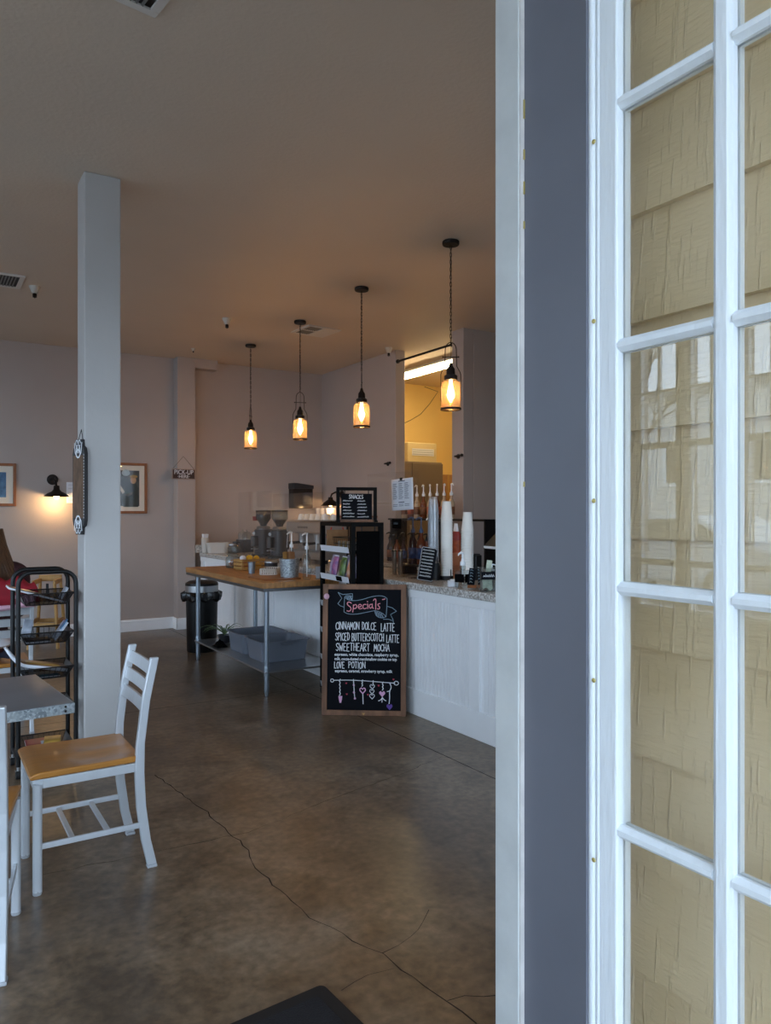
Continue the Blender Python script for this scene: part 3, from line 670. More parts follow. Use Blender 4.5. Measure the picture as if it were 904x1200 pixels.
o, w_, h_, pr = frame('framed_picture', 'wooden framed print of figures in dark coats, beside the grey post', 1.93, 2.463, 1.46, 2.087, .062, pic_d)
el = lambda cx, cz, rx, rz_, n=12: [(cx + rx * math.cos(2 * PI * k / n), cz + rz_ * math.sin(2 * PI * k / n)) for k in range(n)]
blobs(pr, [('printed_coat', flat('ink_coat', (58, 66, 64)), [(-.02, -.23), (.16, -.23), (.165, 0), (.13, .06), (.05, .05), (-.01, -.06)]),
           ('printed_head', flat('ink_face', (214, 170, 130)), el(.10, .10, .035, .045)),
           ('printed_cap', flat('ink_cap', (190, 150, 80)), el(.105, .145, .045, .02)),
           ('printed_hand', flat('ink_hand', (222, 176, 138)), [(.0, -.08), (.06, -.06), (.09, -.045), (.085, -.075), (.03, -.1)]),
           ('printed_sky', flat('ink_sky', (170, 186, 190)), el(.01, .19, .05, .04)),
           ('printed_shirt', flat('ink_shirt', (216, 206, 190)), [(-.10, .06), (-.05, .03), (0, -.05), (-.03, -.07)])])
# sconce
so_ = thing('wall_sconce', 'lit black barn-shade wall sconce beside the grey post', 'lamp', (1.372, YB, 1.86))
MB().lathe([(.062, 0), (.062, .012), (.05, .022)], M=Matrix.Rotation(R(90), 4, 'X')).build('wall_plate', M['dark_iron'], so_)
MB().tube([(0, -.02, 0), (0, -.10, .01), (.012, -.16, -.03), (.018, -.18, -.09)], .014, n=10).build('arm', M['dark_iron'], so_)
MB().lathe([(.03, -.075), (.034, -.12), (.055, -.145), (.10, -.165), (.138, -.20), (.136, -.202), (.095, -.170), (.045, -.15)], (.018, -.18, 0), 32, cap=False).build('shade', M['dark_iron'], so_, solid=.002)
MB().sphere((.018, -.18, -.205), .028).build('bulb', M['glow'], so_)
def lamp(name, loc, power, col, rad=.03, parent=None):
    l = bpy.data.lights.new(name, 'POINT'); l.energy = power; l.color = col; l.shadow_soft_size = rad
    q = bpy.data.objects.new(name, l); COL.objects.link(q); q.location = loc
    if parent: q.parent = parent
    return q
lamp('sconce_light', (.018, -.18, -.25), SCONCE_W, (1, .64, .30), .03, so_)
sw = thing('wall_notice', 'pale notice panel on the back wall right of the sconce', 'notice', (1.60, YB, 1.71))
MB().bx(-.075, .075, -.012, 0, -.125, .125).build('panel', M['paper'], sw, bevel=.003)
for k in range(5): MB().bx(-.055, .05, -.0135, -.012, .09 - k * .045, .094 - k * .045).build('ruled_line', M['tag_grey'], sw)
# pick-up sign
sg = thing('hanging_sign', 'small dark sign reading PICK-UP HERE on the pilaster', 'sign', (2.872, 9.385, 1.957))
MB().bx(-.148, .148, -.022, -.004, -.066, .066).build('board', mat('sign_border', (160, 140, 128), .6), sg, bevel=.002)
MB().bx(-.138, .138, -.0245, -.022, -.056, .056).build('face', mat('sign_brown', (58, 34, 30), .6, noise=.3, nscale=20), sg)
text('PICK-UP', .078, (0, -.0252, .022), (R(90), 0, 0), M['paper'], sg, bold=.0004, sx=.86)
text('\u00b7HERE\u00b7', .058, (0, -.0252, -.032), (R(90), 0, 0), M['paper'], sg, bold=.0003, sx=.95)
MB().tube([(-.135, -.012, .066), (0, -.006, .225), (.135, -.012, .066)], .0022, n=6).build('cord', M['dark_iron'], sg)
# long ornate sign on the post
os_ = thing('vertical_sign', 'long weathered brown sign with white scrollwork hung on the post', 'sign', (.818, 4.60, 1.625), 0)
os_.rotation_euler = (0, 0, R(-72))
def oprof(n=1):
    P = [(-.032, -.275), (.032, -.275), (.036, -.235), (.058, -.222), (.068, -.19), (.068, .19), (.058, .222), (.036, .235), (.032, .272), (-.032, .272), (-.036, .235), (-.058, .222), (-.068, .19), (-.068, -.19), (-.058, -.222), (-.036, -.235)]
    return [(x * n, z) for x, z in P]
MX = Matrix.Rotation(R(90), 4, 'X')
MB().prism(oprof(), 0.0, .022, MX).build('board', mat('sign_rim', (44, 42, 44), .6), os_, bevel=.002)
MB().prism([(-.058, -.18), (.058, -.18), (.058, .18), (-.058, .18)], .022, .0235, MX).build('face', mat('weathered_brown', (112, 86, 66), .8, noise=.4, nscale=24, stretch=(2, 1, .6)), os_)
for s, zb in ((1, .205), (-1, -.205)):
    q = MB()
    for sx in (-1, 1):
        q.ribbon([(sx * (.006 + .036 * t_ / 8) , zb + s * (.03 * math.sin(t_ * .9) - .01 + .004 * t_)) for t_ in range(9)], .008, -.024)
        q.ribbon([(sx * .014 + .012 * math.cos(a * .7), zb + s * (.045 + .018 * math.sin(a * .7))) for a in range(9)], .006, -.024)
    q.ribbon(el(0, zb - s * .015, .022, .022) + [(.022, zb - s * .015)], .01, -.024)
    q.build('scrollwork', M['chalk'], os_)
q = MB()
for k in range(22): q.ribbon([(.063, -.18 + k * .017), (.063, -.172 + k * .017)], .004, -.0235)
q.build('edge_stitching', M['chalk'], os_)
MB().tube([(-.025, -.008, .27), (0, -.004, .33), (.025, -.008, .27)], .002, n=6).build('hanging_wire', M['dark_iron'], os_)

# ================================================================ ceiling fittings
M['offwhite'] = mat('offwhite_metal', (196, 188, 176), .5)
def vent(label, x, y, rz, hwx=.2, two=False):
    o = thing('ceiling_vent', label, 'vent', (x, y, H), rz)
    mb = MB()
    for a in ((-hwx, hwx, -.2, -.165), (-hwx, hwx, .165, .2), (-hwx, -hwx + .035, -.165, .165), (hwx - .035, hwx, -.165, .165)): mb.bx(*a, -.012, 0)
    if two: mb.bx(0, hwx - .03, -.17, .17, -.012, 0).bx(-hwx + .03, 0, -.012, .012, -.012, 0)
    mb.build('frame', mat('vent_metal', (214, 208, 200), .5), o, bevel=.002)
    MB().bx(-hwx + .03, hwx - .03, -.17, .17, -.003, -.001).build('backing', M['dark_iron'], o)
    x1 = 0 if two else hwx - .035; n = int((x1 + hwx - .035) / .024)
    for k in range(n):
        MB().box((-hwx + .047 + k * .024, 0, -.008), (.011, .33, .002), (0, R(35), 0)).build('slat', mat('vent_slat', (112, 108, 102), .5), o)
vent('pale slatted ceiling vent left of the post, cut by the photo edge', .58, 7.07, 0)
vent('pale half-slatted square vent on the ceiling between the pendants', 3.68, 7.28, 4, .2, True)
vent('large slatted ceiling vent at the top edge of the photo', .645, 2.77, 8, .19)
def sprinkler(label, x, y, k=1.0):
    o = thing('fire_sprinkler', label, 'sprinkler', (x, y, H), 0); o.scale = (k, k, k)
    MB().lathe([(.048, 0), (.046, -.008), (.032, -.035), (.026, -.06)][::-1], n=20).build('escutcheon', M['offwhite'], o)
    MB().lathe([(.012, -.06), (.012, -.085), (.018, -.09), (.018, -.094)][::-1], n=12).tube([(-.013, 0, -.062), (-.015, 0, -.08), (0, 0, -.102), (.015, 0, -.08), (.013, 0, -.062)], .003, n=6).build('head', M['dark_iron'], o)
sprinkler('white sprinkler on the ceiling beside the left vent', .884, 7.15)
sprinkler('white sprinkler on the ceiling left of the far pendants', 2.682, 7.30)
sprinkler('white sprinkler on the ceiling by the kitchen opening', 4.80, 7.58)
sprinkler('small bare sprinkler on the ceiling above the pilaster', 2.83, 8.85, .5)

# ================================================================ pendants
def make_pendant(label, bail=True):
    o = thing('pendant_light', label, 'lamp', (0, 0, H), group='row of glass pendants over the bar')
    MB().lathe([(.058, -.028), (.062, -.022), (.062, -.004), (.058, 0)], n=24).build('ceiling_rose', M['dark_iron'], o)
    c = MB(); z = -.03
    for k in range(26):   # chain of alternating links down to the bail
        a = (k % 2) * R(90) + R(20); r_ = .0068; L_ = .0285
        pts = [(r_ * math.cos(t_), 0, -L_ / 2 + (L_ / 2 - r_ * .6) * (1 if math.sin(t_) > 0 else -1) * .8 + r_ * 1.3 * math.sin(t_)) for t_ in [2 * PI * j / 10 for j in range(10)]]
        c.tube([(x * math.cos(a), x * math.sin(a), z + zz) for x, _, zz in pts], .0021, n=5, closed=True); z -= .0268
    c.build('chain', M['dark_iron'], o)
    MB().tube([(.004, 0, -.03), (-.003, .004, -.3), (.004, 0, -.6), (0, 0, -.96)], .002, n=5).build('flex', M['dark_iron'], o)
    # bail: arch, cross pin, shoulders and side wires
    b = MB(); zt = -.728
    pts = [(-.072, -1.16), (-.072, -.965), (-.066, -.945), (-.043, -.905), (-.040, -.785)]
    arch = [(.04 * math.cos(R(180 - 18 * k)), -.785 + .052 * math.sin(R(18 * k))) for k in range(1, 10)]
    P = pts + arch + [(-x, z_) for x, z_ in pts[::-1]]
    b.tube([(x, 0, z_) for x, z_ in P], .0032, n=6)
    b.tube([(-.056, 0, -.838), (.056, 0, -.838)], .0035, n=6)
    for s in (-1, 1): b.sphere((s * .056, 0, -.838), .006, 8, 6)
    b.build('bail', M['dark_iron'], o)
    MB().lathe([(.048, -1.005), (.048, -.975), (.032, -.965), (.030, -.925), (.016, -.905), (.01, -.88)], n=20).build('lamp_holder', M['dark_iron'], o)
    MB().lathe([(.070, -1.222), (.071, -1.20), (.071, -1.06), (.066, -1.025), (.045, -1.008)], n=28, cap=False).build('glass_shade', M['shade'], o, solid=.003)
    MB().lathe([(.0725, -1.222), (.0755, -1.222), (.0755, -1.208), (.0725, -1.208), (.0725, -1.222)], n=28, cap=False).build('base_ring', M['dark_iron'], o)
    MB().lathe([(.011, -1.005), (.011, -1.03), (.016, -1.05), (.0245, -1.095), (.020, -1.135), (.004, -1.165)], n=14).build('bulb', M['glow'], o)
    lamp('pendant_bulb_light', (0, 0, -1.10), PENDANT_W, (1, .70, .42), .035, o)
    return o
pd = make_pendant('lit glass pendant nearest the entrance, in front of the kitchen opening')
pd.location = (3.29, 4.355, H); pd.rotation_euler[2] = R(-32)
for (x, y, rz, lb) in ((3.31, 5.67, 62, 'lit glass pendant second from the kitchen opening'), (3.35, 6.99, -20, 'lit glass pendant hanging before the square ceiling vent'), (3.335, 8.29, 55, 'lit glass pendant farthest from the entrance, nearest the pilaster')):
    dup(pd, (x, y, H), rz, lb)

# ================================================================ kitchen beyond the opening
fx = thing('ceiling_light', 'long lit fluorescent ceiling light in the kitchen', 'lamp', (5.80, 8.2, H))
MB().bx(-.07, .07, -.85, .75, -.045, 0).bx(-.13, .13, -.85, .75, -.052, -.045).build('housing', M['white'], fx, bevel=.004)  # wide side wings added to shade the ceiling above the diffuser
MB().prism([(-.068, -.05), (-.06, -.092), (.06, -.092), (.068, -.05)], -.84, .74, Matrix(((1, 0, 0, 0), (0, 0, 1, 0), (0, 1, 0, 0), (0, 0, 0, 1)))).build('diffuser', M['tube_glow'], fx)
for y in (-.85, .75): MB().bx(-.072, .072, y - .008, y + .008, -.1, 0).build('end_cap', M['white'], fx)
fg = thing('refrigerator', 'tall brown-grey refrigerator in the kitchen opening', 'refrigerator', (5.95, 9.0, 0))
MB().bx(-.6, .48, -.28, .38, .05, 2.19).build('cabinet', mat('fridge_brown', (116, 100, 84), .5), fg, bevel=.008)
for a, b_ in ((-.595, -.065), (-.055, .475)):
    d_ = MB().bx(a, b_, -.31, -.285, .1, 2.17).build('door', mat('fridge_door', (112, 98, 84), .45), fg, bevel=.006)
MB().bx(-.1, -.085, -.335, -.31, .9, 1.3).build('handle', M['steel'], d_)
MB().bx(-.6, .48, -.27, .37, 0, .05).build('plinth', M['black'], fg)
ac = thing('wall_unit', 'cream vented unit on top of the kitchen refrigerator', 'appliance', (6.22, 9.05, 2.191))
MB().bx(-.26, .25, -.15, .2, 0, .29).build('casing', mat('cream_metal', (206, 186, 140), .5), ac, bevel=.015)
MB().bx(-.19, .19, -.158, -.15, .10, .20).build('grille', M['paper'], ac)
for k in range(3): MB().bx(-.18, .18, -.162, -.158, .115 + k * .03, .125 + k * .03).build('louver', M['tag_grey'], ac)
cb = thing('cardboard_box', 'tan cardboard box on the kitchen shelf beside the refrigerator', 'box', (6.68, 9.1, 1.61))
MB().bx(-.17, .17, -.2, .2, 0, .42).build('carton', M['cardboard'], cb)
MB().bx(-.02, .02, -.2015, .2015, .0, .4215).build('packing_tape', M['yellow_wood'], cb)
sh = thing('kitchen_shelf', 'kitchen shelf unit carrying a cardboard box', 'shelf', (6.72, 9.1, 0))
for s in (-1, 1):
    for y in (-.2, .2): MB().bx(s * .19 - .012, s * .19 + .012, y - .012, y + .012, 0, 1.59).build('post', M['steel'], sh)
for z in (.4, 1.0, 1.59): MB().bx(-.205, .205, -.215, .215, z, z + .018).build('shelf_board', M['steel'], sh)
tag(MB().tube([(6.229, 9.54, 2.8), (6.344, 9.54, 2.843), (6.447, 9.54, 2.892), (6.622, 9.54, 2.988), (6.8, 9.54, 3.168), (6.956, 9.54, 3.367), (6.7, 9.54, 3.42)], .004, n=6).build('wall_cable', M['plastic_dark']), 'thin dark cable looping up the yellow kitchen wall', 'cable')
# tension rod and curtain holdbacks at the opening
rd = thing('curtain_rod', 'black curtain rod across the top of the kitchen opening', 'rod', (XR + .03, 7.04, 3.30))
MB().cyl((0, -.50, 0), (0, .565, 0), .013, n=12).build('pole', M['black'], rd)
for y in (-.512, .572): MB().cyl((0, y - .008, 0), (0, y + .008, 0), .024, n=14).build('end_flange', M['black'], rd)
for lb, x, y, z, dx, dy in (('black curtain holdback on the wall left of the kitchen opening', XR, 7.78, 2.07, -.06, 0), ('black curtain holdback on the pier right of the kitchen opening', XR + .02, 6.40, 2.075, -.06, 0)):
    h = thing('curtain_holdback', lb, 'holdback', (x, y, z))
    MB().cyl((0, 0, 0), (-.01, 0, 0), .026, n=14).build('rose', M['black'], h)
    MB().tube([(-.008, 0, 0), (-.055, 0, 0), (-.065, -.02, 0), (-.062, -.13, .004)], .009, n=8).sphere((-.062, -.135, .004), .016).build('hook', M['black'], h)
# floor mat
mt = thing('floor_mat', 'black ribbed entrance mat on the concrete floor', 'mat', (.496, 1.70, 0), 4)
MB().prism(rrect(1.22, .70, .02), 0, .006).build('rubber_border', M['rubber'], mt)
MB().prism(rrect(1.13, .61, .01), .006, .010).build('carpet', M['mat_black'], mt)
# ================================================================ work table in front of the bar
wt = thing('work_table', 'butcher-block work table on zinc legs before the white bar', 'table', (2.35, 5.58, 0))
MB().bx(0, .69, 0, 2.02, .866, .915).build('butcher_block_top', M['block'], wt, bevel=.006)
MB().bx(.005, .685, .004, .02, .842, .866).bx(.005, .685, 2.0, 2.015, .842, .866).bx(.005, .02, .02, 2.0, .842, .866).bx(.67, .685, .02, 2.0, .842, .866).build('steel_rim', mat('dull_steel', (104, 104, 106), .45, .7), wt)
for x in (.045, .655):
    for y in (.035, 1.76):
        l = MB().cyl((x, y, .04), (x, y, .866), .0205, n=16).build('leg', M['zinc_leg'], wt)
        MB().lathe([(.014, 0), (.016, .02), (.022, .045), (.022, .06)], (x, y, 0), 14).build('bullet_foot', M['zinc_leg'], l)
        MB().lathe([(.0235, .16), (.0245, .165), (.0245, .235), (.0235, .24)], (x, y, 0), 14).build('shelf_clamp', M['zinc_leg'], l)
MB().bx(.02, .68, .012, 1.80, .186, .2).build('lower_shelf', M['steel'], wt, bevel=.004)
for y0, lb in ((.26, 'grey bus tub on the table lower shelf, nearer the entrance'), (.715, 'grey bus tub on the table lower shelf, behind the other tub')):
    tb_ = thing('bus_tub', lb, 'tub', (2.35 + .35, 5.58 + y0 + .26, .2005), group='grey bus tubs under the work table')
    o_ = rrect(.40, .37, .05); i_ = rrect(.44, .41, .055); w3 = rrect(.425, .395, .05); w4 = rrect(.385, .355, .045); rim = rrect(.475, .44, .06); n = len(o_)
    rings = [(o_, 0), (i_, .172), (rim, .172), (rim, .18), (w3, .178), (w4, .006)]
    vs = [(x, y, z) for P, z in rings for x, y in P]; fs = [tuple(range(n - 1, -1, -1)), tuple(5 * n + k for k in range(n))]
    for j in range(5): fs += [(j * n + k, j * n + (k + 1) % n, (j + 1) * n + (k + 1) % n, (j + 1) * n + k) for k in range(n)]
    MB().add(vs, fs).build('tub_body', M['tub_grey'], tb_, bevel=.003)
    for s in (-1, 1): MB().tube([(-.06, s * .212, .166), (-.05, s * .222, .150), (.05, s * .222, .150), (.06, s * .212, .166)], .006, n=6).build('handle_lip', M['tub_grey'], tb_)
pl = thing('potted_plant', 'small strap-leaved plant in a dark pot on the lower shelf', 'plant', (2.57, 7.06, .2005))
MB().lathe([(.05, 0), (.066, .075), (.07, .08), (.06, .08), (.055, .06)], n=20).build('pot', M['plastic_dark'], pl)
for k in range(13):
    a = R(-8 + 196 * ((k * 7) % 13) / 12); ln = .13 + .10 * ((k * 37) % 10) / 10
    P = [(ln * 1.2 * t_ * math.cos(a), ln * 1.2 * t_ * math.sin(a), .075 + ln * (1.5 * t_ - 1.25 * t_ * t_)) for t_ in [j / 6 for j in range(7)]]
    MB().tube(P, [.003, .006, .0075, .0075, .006, .004, .001], n=6, flat=(1, .3)).build('leaf', M['leaf'], pl)
bc = thing('black_cloth', 'crumpled black cloth on the lower shelf beside the grey tubs', 'cloth', (2.455, 6.87, .2005))
MB().grid(16, 12, lambda u, v: ((u - .5) * .11, (v - .5) * .13, .006 + .055 * math.sin(PI * u) * math.sin(PI * v) + .012 * math.sin(u * 17) * math.sin(v * 13 + 1) * math.sin(PI * u) * math.sin(PI * v))).build('cloth_folds', M['black_matte'], bc, solid=.006)
tc_ = thing('trash_can', 'black trash can with a steel band and hanging black liner', 'trash can', (2.60, 7.84, 0))
MB().lathe([(.150, 0), (.155, .01), (.168, .60)], n=32).build('bin_body', M['black'], tc_)
MB().lathe([(.172, .628), (.172, .70)], n=32).build('steel_band', M['steel'], tc_)
MB().lathe([(.174, .70), (.170, .725), (.13, .748), (.001, .755)], n=32).build('lid', M['black'], tc_)
vs = []; nn = 48
for j, (r_, z) in enumerate(((.172, .632), (.188, .635), (.205, .61), (.20, .565), (.186, .545))):
    for k in range(nn):
        a = 2 * PI * k / nn; q = 1 + .06 * math.sin(k * 1.7) * (j > 0) + .05 * math.sin(k * .61 + 1) * (j > 1); vs.append((r_ * q * math.cos(a), r_ * q * math.sin(a), z + .016 * math.sin(k * 1.1 + j) * (j > 1)))
fs = [(j * nn + k, j * nn + (k + 1) % nn, (j + 1) * nn + (k + 1) % nn, (j + 1) * nn + k) for j in range(4) for k in range(nn)]
MB().add(vs, fs, True).build('bin_liner', mat('bin_liner', (16, 16, 18), .25), tc_, solid=.003)

# ---- on the work table
TZ = .9155
def jar(label, loc, r_, h_, contents=None, lid=None, name='glass_jar', cat='jar', chunks=None):
    o = thing(name, label, cat, loc)
    MB().lathe([(r_ * .92, 0), (r_, .012), (r_, h_ * .72), (r_ * .8, h_ * .86), (r_ * .8, h_)], n=22, cap=False).build('glass_body', M['jar'], o, solid=.003)
    MB().lathe([(r_ * .9, .002), (r_ * .9, .006)], n=20).build('base', M['jar'], o)
    if lid: MB().lathe([(r_ * .84, h_), (r_ * .84, h_ + .014), (r_ * .3, h_ + .022)], n=20).build('lid', M[lid], o)
    if contents:
        mb = MB(); q = random.Random(3)
        for k in range(14):
            a = q.uniform(0, 2 * PI); d = q.uniform(0, r_ * .6); mb.sphere((d * math.cos(a), d * math.sin(a), .02 + .02 * (k // 5) + q.uniform(0, .008)), r_ * .27, 7, 5, (1, 1, .7))
        tag(mb.build('wrapped_sweets', M[contents], o), kind='stuff')
    return o
M['peach'] = mat('peach_wrap', (206, 150, 124), .5, noise=.3, nscale=60)
jar('glass jar of peach wrapped sweets on the table, left of the crate', (2.74, 7.30, TZ + .002), .068, .135, 'peach')
cr = thing('wooden_crate', 'small slatted wooden crate of red and yellow fruit on the table', 'crate', (2.80, 6.99, TZ), 10)
for s in (-1, 1):
    for z in (.02, .055, .09):
        MB().box((0, s * .085, z), (.25, .008, .026)).build('slat', M['yellow_wood'], cr, bevel=.001)
        MB().box((s * .128, 0, z), (.008, .16, .026)).build('slat', M['yellow_wood'], cr, bevel=.001)
    for sx in (-1, 1): MB().box((sx * .118, s * .076, .053), (.012, .012, .104)).build('corner_post', M['wood_frame'], cr)
MB().box((0, 0, .004), (.24, .16, .006)).build('floor_board', M['yellow_wood'], cr)
M['fruit_y'] = mat('yellow_peel', (232, 178, 40), .45); M['fruit_r'] = mat('red_peel', (150, 40, 36), .35); M['fruit_w'] = mat('white_wrap', (226, 226, 232), .6)
for k, (x, y, z, m_, nm, lb, r_) in enumerate(((-.07, -.03, .043, 'fruit_r', 'red_apple', 'red apple in the crate beside the white wrapped roll', .034), (.01, -.035, .043, 'fruit_r', 'red_apple', 'red apple in the middle of the crate', .034), (.08, -.03, .043, 'fruit_y', 'yellow_fruit', 'yellow fruit lying right in the slatted crate', .033), (-.035, .035, .043, 'fruit_y', 'yellow_fruit', 'yellow fruit at the back left of the crate', .033), (.05, .04, .043, 'fruit_r', 'red_apple', 'red apple at the back of the crate', .034), (.0, .0, .108, 'fruit_y', 'yellow_fruit', 'yellow fruit topping the crate pile', .036), (.085, .01, .105, 'fruit_y', 'yellow_fruit', 'yellow fruit on the right of the crate pile', .03), (-.075, .0, .11, 'fruit_w', 'wrapped_roll', 'white wrapped roll on the left of the crate pile', .032))):
    c_, s_ = math.cos(R(10)), math.sin(R(10))
    o = thing(nm, lb, 'fruit' if 'roll' not in nm else 'roll', (2.80 + x * c_ - y * s_, 6.99 + x * s_ + y * c_, TZ + z))
    MB().sphere((0, 0, 0), r_, 14, 9, (1, 1, .92)).build('skin', M[m_], o)
    if 'roll' not in nm: MB().cyl((0, 0, r_ * .85), (.003, 0, r_ * 1.15), .002, n=6).build('stem', M['dark_iron'], o)
def cup_metal(label, loc, r_, h_, m_, name='metal_cup'):
    o = thing(name, label, 'cup' if 'cup' in name else 'bucket', loc)
    MB().lathe([(.001, .002), (r_ * .86, 0), (r_, h_), (r_ * .96, h_), (r_ * .83, .006), (.001, .006)], n=26).build('wall', M[m_], o)
    MB().tube([((r_ + .001) * math.cos(2 * PI * k / 24), (r_ + .001) * math.sin(2 * PI * k / 24), h_) for k in range(24)], .003, n=6, closed=True).build('rolled_rim', M[m_], o)
    return o
cup_metal('small zinc cup holding a pale stirrer, front of the crate', (2.62, 6.49, TZ), .034, .105, 'zinc_leg')
tag(MB().cyl((2.625, 6.49, TZ + .012), (2.637, 6.50, TZ + .16), .004, n=8).build('wooden_stirrer', M['yellow_wood']), 'pale wooden stirrer standing in the small zinc cup', 'stirrer')
tn = thing('lidded_tin', 'dark tin with a shiny lid behind the white wire basket', 'tin', (2.86, 6.60, TZ))
MB().lathe([(.06, 0), (.062, .004), (.062, .085)], n=26).build('tin_body', M['plastic_dark'], tn); MB().lathe([(.064, .085), (.064, .098), (.058, .104), (.01, .107)], n=26).build('tin_lid', M['steel'], tn)
bk_ = thing('wire_basket', 'white woven basket of sachets on the table beside the bucket', 'basket', (2.74, 6.33, TZ), 55)
for z in (.004, .03, .056): MB().tube([(x, y, z) for x, y in rrect(.25, .15, .03)], .004, n=6, closed=True).build('basket_ring', M['wicker'], bk_)
P = rrect(.25, .15, .03)
for k in range(0, len(P)):
    pass
vb = MB()
for x in [(-.115 + .0177 * k) for k in range(14)]:
    for s in (-1, 1): vb.box((x, s * .075, .03), (.011, .005, .05))
for y in [(-.06 + .02 * k) for k in range(7)]:
    for s in (-1, 1): vb.box((s * .125, y, .03), (.005, .012, .05))
tag(vb.build('weave', M['wicker'], bk_), kind='stuff')
MB().bx(-.12, .12, -.07, .07, .001, .004).build('basket_floor', M['wicker'], bk_)
brd = thing('serving_board', 'thin wooden serving board on the work table under the condiments', 'board', (2.60, 5.93, TZ), 0)
MB().prism(rrect(.34, .40, .04), 0, .010, Matrix.Translation((0, 0, 0))).build('board', M['wood_frame'], brd, bevel=.003)
BZ = TZ + .0105
cup_metal('galvanised bucket of napkins and stirrers on the work table', (2.72, 5.885, BZ), .088, .155, 'galv', 'zinc_bucket')
for k in range(3):
    tag(MB().box((2.665 + .006 * k, 5.855 + .012 * k, BZ + .12), (.035, .003, .19), (0, R(4 * k - 6), R(20))).build('wooden_stirrer_pack', M['yellow_wood']), 'pale wooden stirrers fanned in the galvanised bucket', 'stirrers', 'stirrer packs in the bucket')
ks = thing('kraft_napkins', 'upright stack of kraft napkins in the galvanised bucket', 'napkins', (2.735, 5.90, BZ + .01), 30)
for k in range(4): MB().box((0, -.018 + .012 * k, .105), (.07, .008, .19 + .006 * (k % 2))).build('napkin', M['cardboard'], ks, bevel=.001)
def pump_bottle(label, loc, r_, h_, bm, rz=0, square=False, ph=.13, lab=None, lab_txt=None, pump='white', name='pump_bottle', neck_h=.75, fill=None):
    o = thing(name, label, 'bottle', loc, rz)
    if square: MB().prism(rrect(r_ * 2, r_ * 2, .012), 0, h_ * .62).prism(rrect(r_ * .9, r_ * .9, .01), h_ * .62, h_ * .78).build('bottle_body', M[bm], o, bevel=.008)
    else: MB().lathe([(r_ * .9, 0), (r_, .006), (r_, h_ * .62), (r_ * .85, h_ * .72), (r_ * .4, h_ * .86), (r_ * .38, h_)], n=20).build('bottle_body', M[bm], o)
    z = h_ * (.78 if square else 1)
    p = MB().lathe([(.017, z), (.018, z + .004), (.018, z + .026), (.011, z + .03), (.010, z + .045), (.006, z + .05), (.006, z + ph)], n=14).tube([(0.004, 0, z + ph), (-.02, 0, z + ph + .004), (-.05, 0, z + ph - .004), (-.058, 0, z + ph - .014)], [.009, .009, .006, .004], n=8).build('pump', M[pump], o)
    MB().cyl((0, 0, z), (0, 0, .02), .004, n=6).build('dip_tube', M[pump], o)
    if lab: MB().lathe([(r_ * 1.012, h_ * .18), (r_ * 1.012, h_ * .52)], n=20, cap=False).build('label_band', M[lab], o, solid=.001) if not square else MB().bx(-r_ - .0015, -r_ - .0003, -r_ * .9, r_ * .9, h_ * .18, h_ * .48).bx(-r_ * .9, r_ * .9, -r_ - .0015, -r_ - .0003, h_ * .18, h_ * .48).build('label_band', M[lab], o)
    return o
M['oat_syrup'] = mat('cloudy_bottle', (170, 160, 148), .25)
pump_bottle('clear bottle with a tall white pump behind the galvanised bucket', (2.84, 6.10, TZ), .037, .25, 'jar', 20, ph=.13)
pump_bottle('clear bottle with a tall white pump, right of the galvanised bucket', (2.80, 5.71, TZ), .037, .25, 'jar', 20, ph=.13)
gt = thing('card_holder', 'small pale card stand on the work table beside the snack rack', 'card stand', (2.90, 5.66, TZ), -10)
MB().box((0, 0, .055), (.075, .006, .10), (R(-8), 0, 0)).build('card', M['tag_grey'], gt); MB().box((0, .012, .004), (.07, .05, .008)).build('foot', M['jar'], gt)

# ---- left end of the bar, grinders, machine, guards
CZ = .9635
tu = thing('tub', 'oblong white tub at the far end of the granite worktop', 'tub', (3.24, 9.15, CZ), -18)
o_, r2 = rrect(.24, .13, .05), rrect(.30, .17, .06); n = len(o_); i2 = rrect(.285, .155, .055)
MB().add([(x, y, 0) for x, y in o_] + [(x, y, .13) for x, y in r2] + [(x, y, .13) for x, y in i2] + [(x * .95, y * .92, .01) for x, y in o_],
         [tuple(range(n - 1, -1, -1)), tuple(3 * n + k for k in range(n))] + [(j * n + k, j * n + (k + 1) % n, (j + 1) * n + (k + 1) % n, (j + 1) * n + k) for j in range(3) for k in range(n)]).build('tub_wall', M['wicker'], tu)
nc = thing('napkin_cup', 'white cup of folded napkins behind the oblong white tub', 'cup', (3.13, 9.305, CZ)); MB().lathe([(.04, 0), (.048, .19)], n=20).build('cup_wall', M['wicker'], nc)
for k in range(4): MB().box((-.024 + .016 * k, .0, .20), (.012, .06, .075), (0, R(-8 + 5 * k), 0)).build('napkin', M['paper'], nc)
jar('round glass jar with a dark lid on the far end of the bar', (3.47, 9.10, CZ + .002), .06, .12, None, 'plastic_dark')
jar('round glass jar topped with a steel lid beside the dark-lidded jar', (3.36, 8.95, CZ + .002), .06, .10, None, 'steel')
st_ = thing('jar_stand', 'dark low stand carrying clear domes behind the far jars', 'stand', (3.62, 9.2, CZ), 0); MB().bx(-.07, .07, -.13, .13, .0, .16).build('stand_box', M['plastic_dark'], st_, bevel=.004)
for k, y in enumerate((-.07, .07)):
    d = thing('glass_dome', ('clear glass dome on the dark stand, nearer the grinders', 'clear glass dome on the dark stand, nearer the pilaster')[k], 'dome', (3.62, 9.2 + y, CZ + .1605))
    MB().lathe([(.062, 0), (.062, .06), (.045, .095), (.012, .108), (.012, .125), (.001, .13)], n=20, cap=False).build('dome', M['jar'], d)
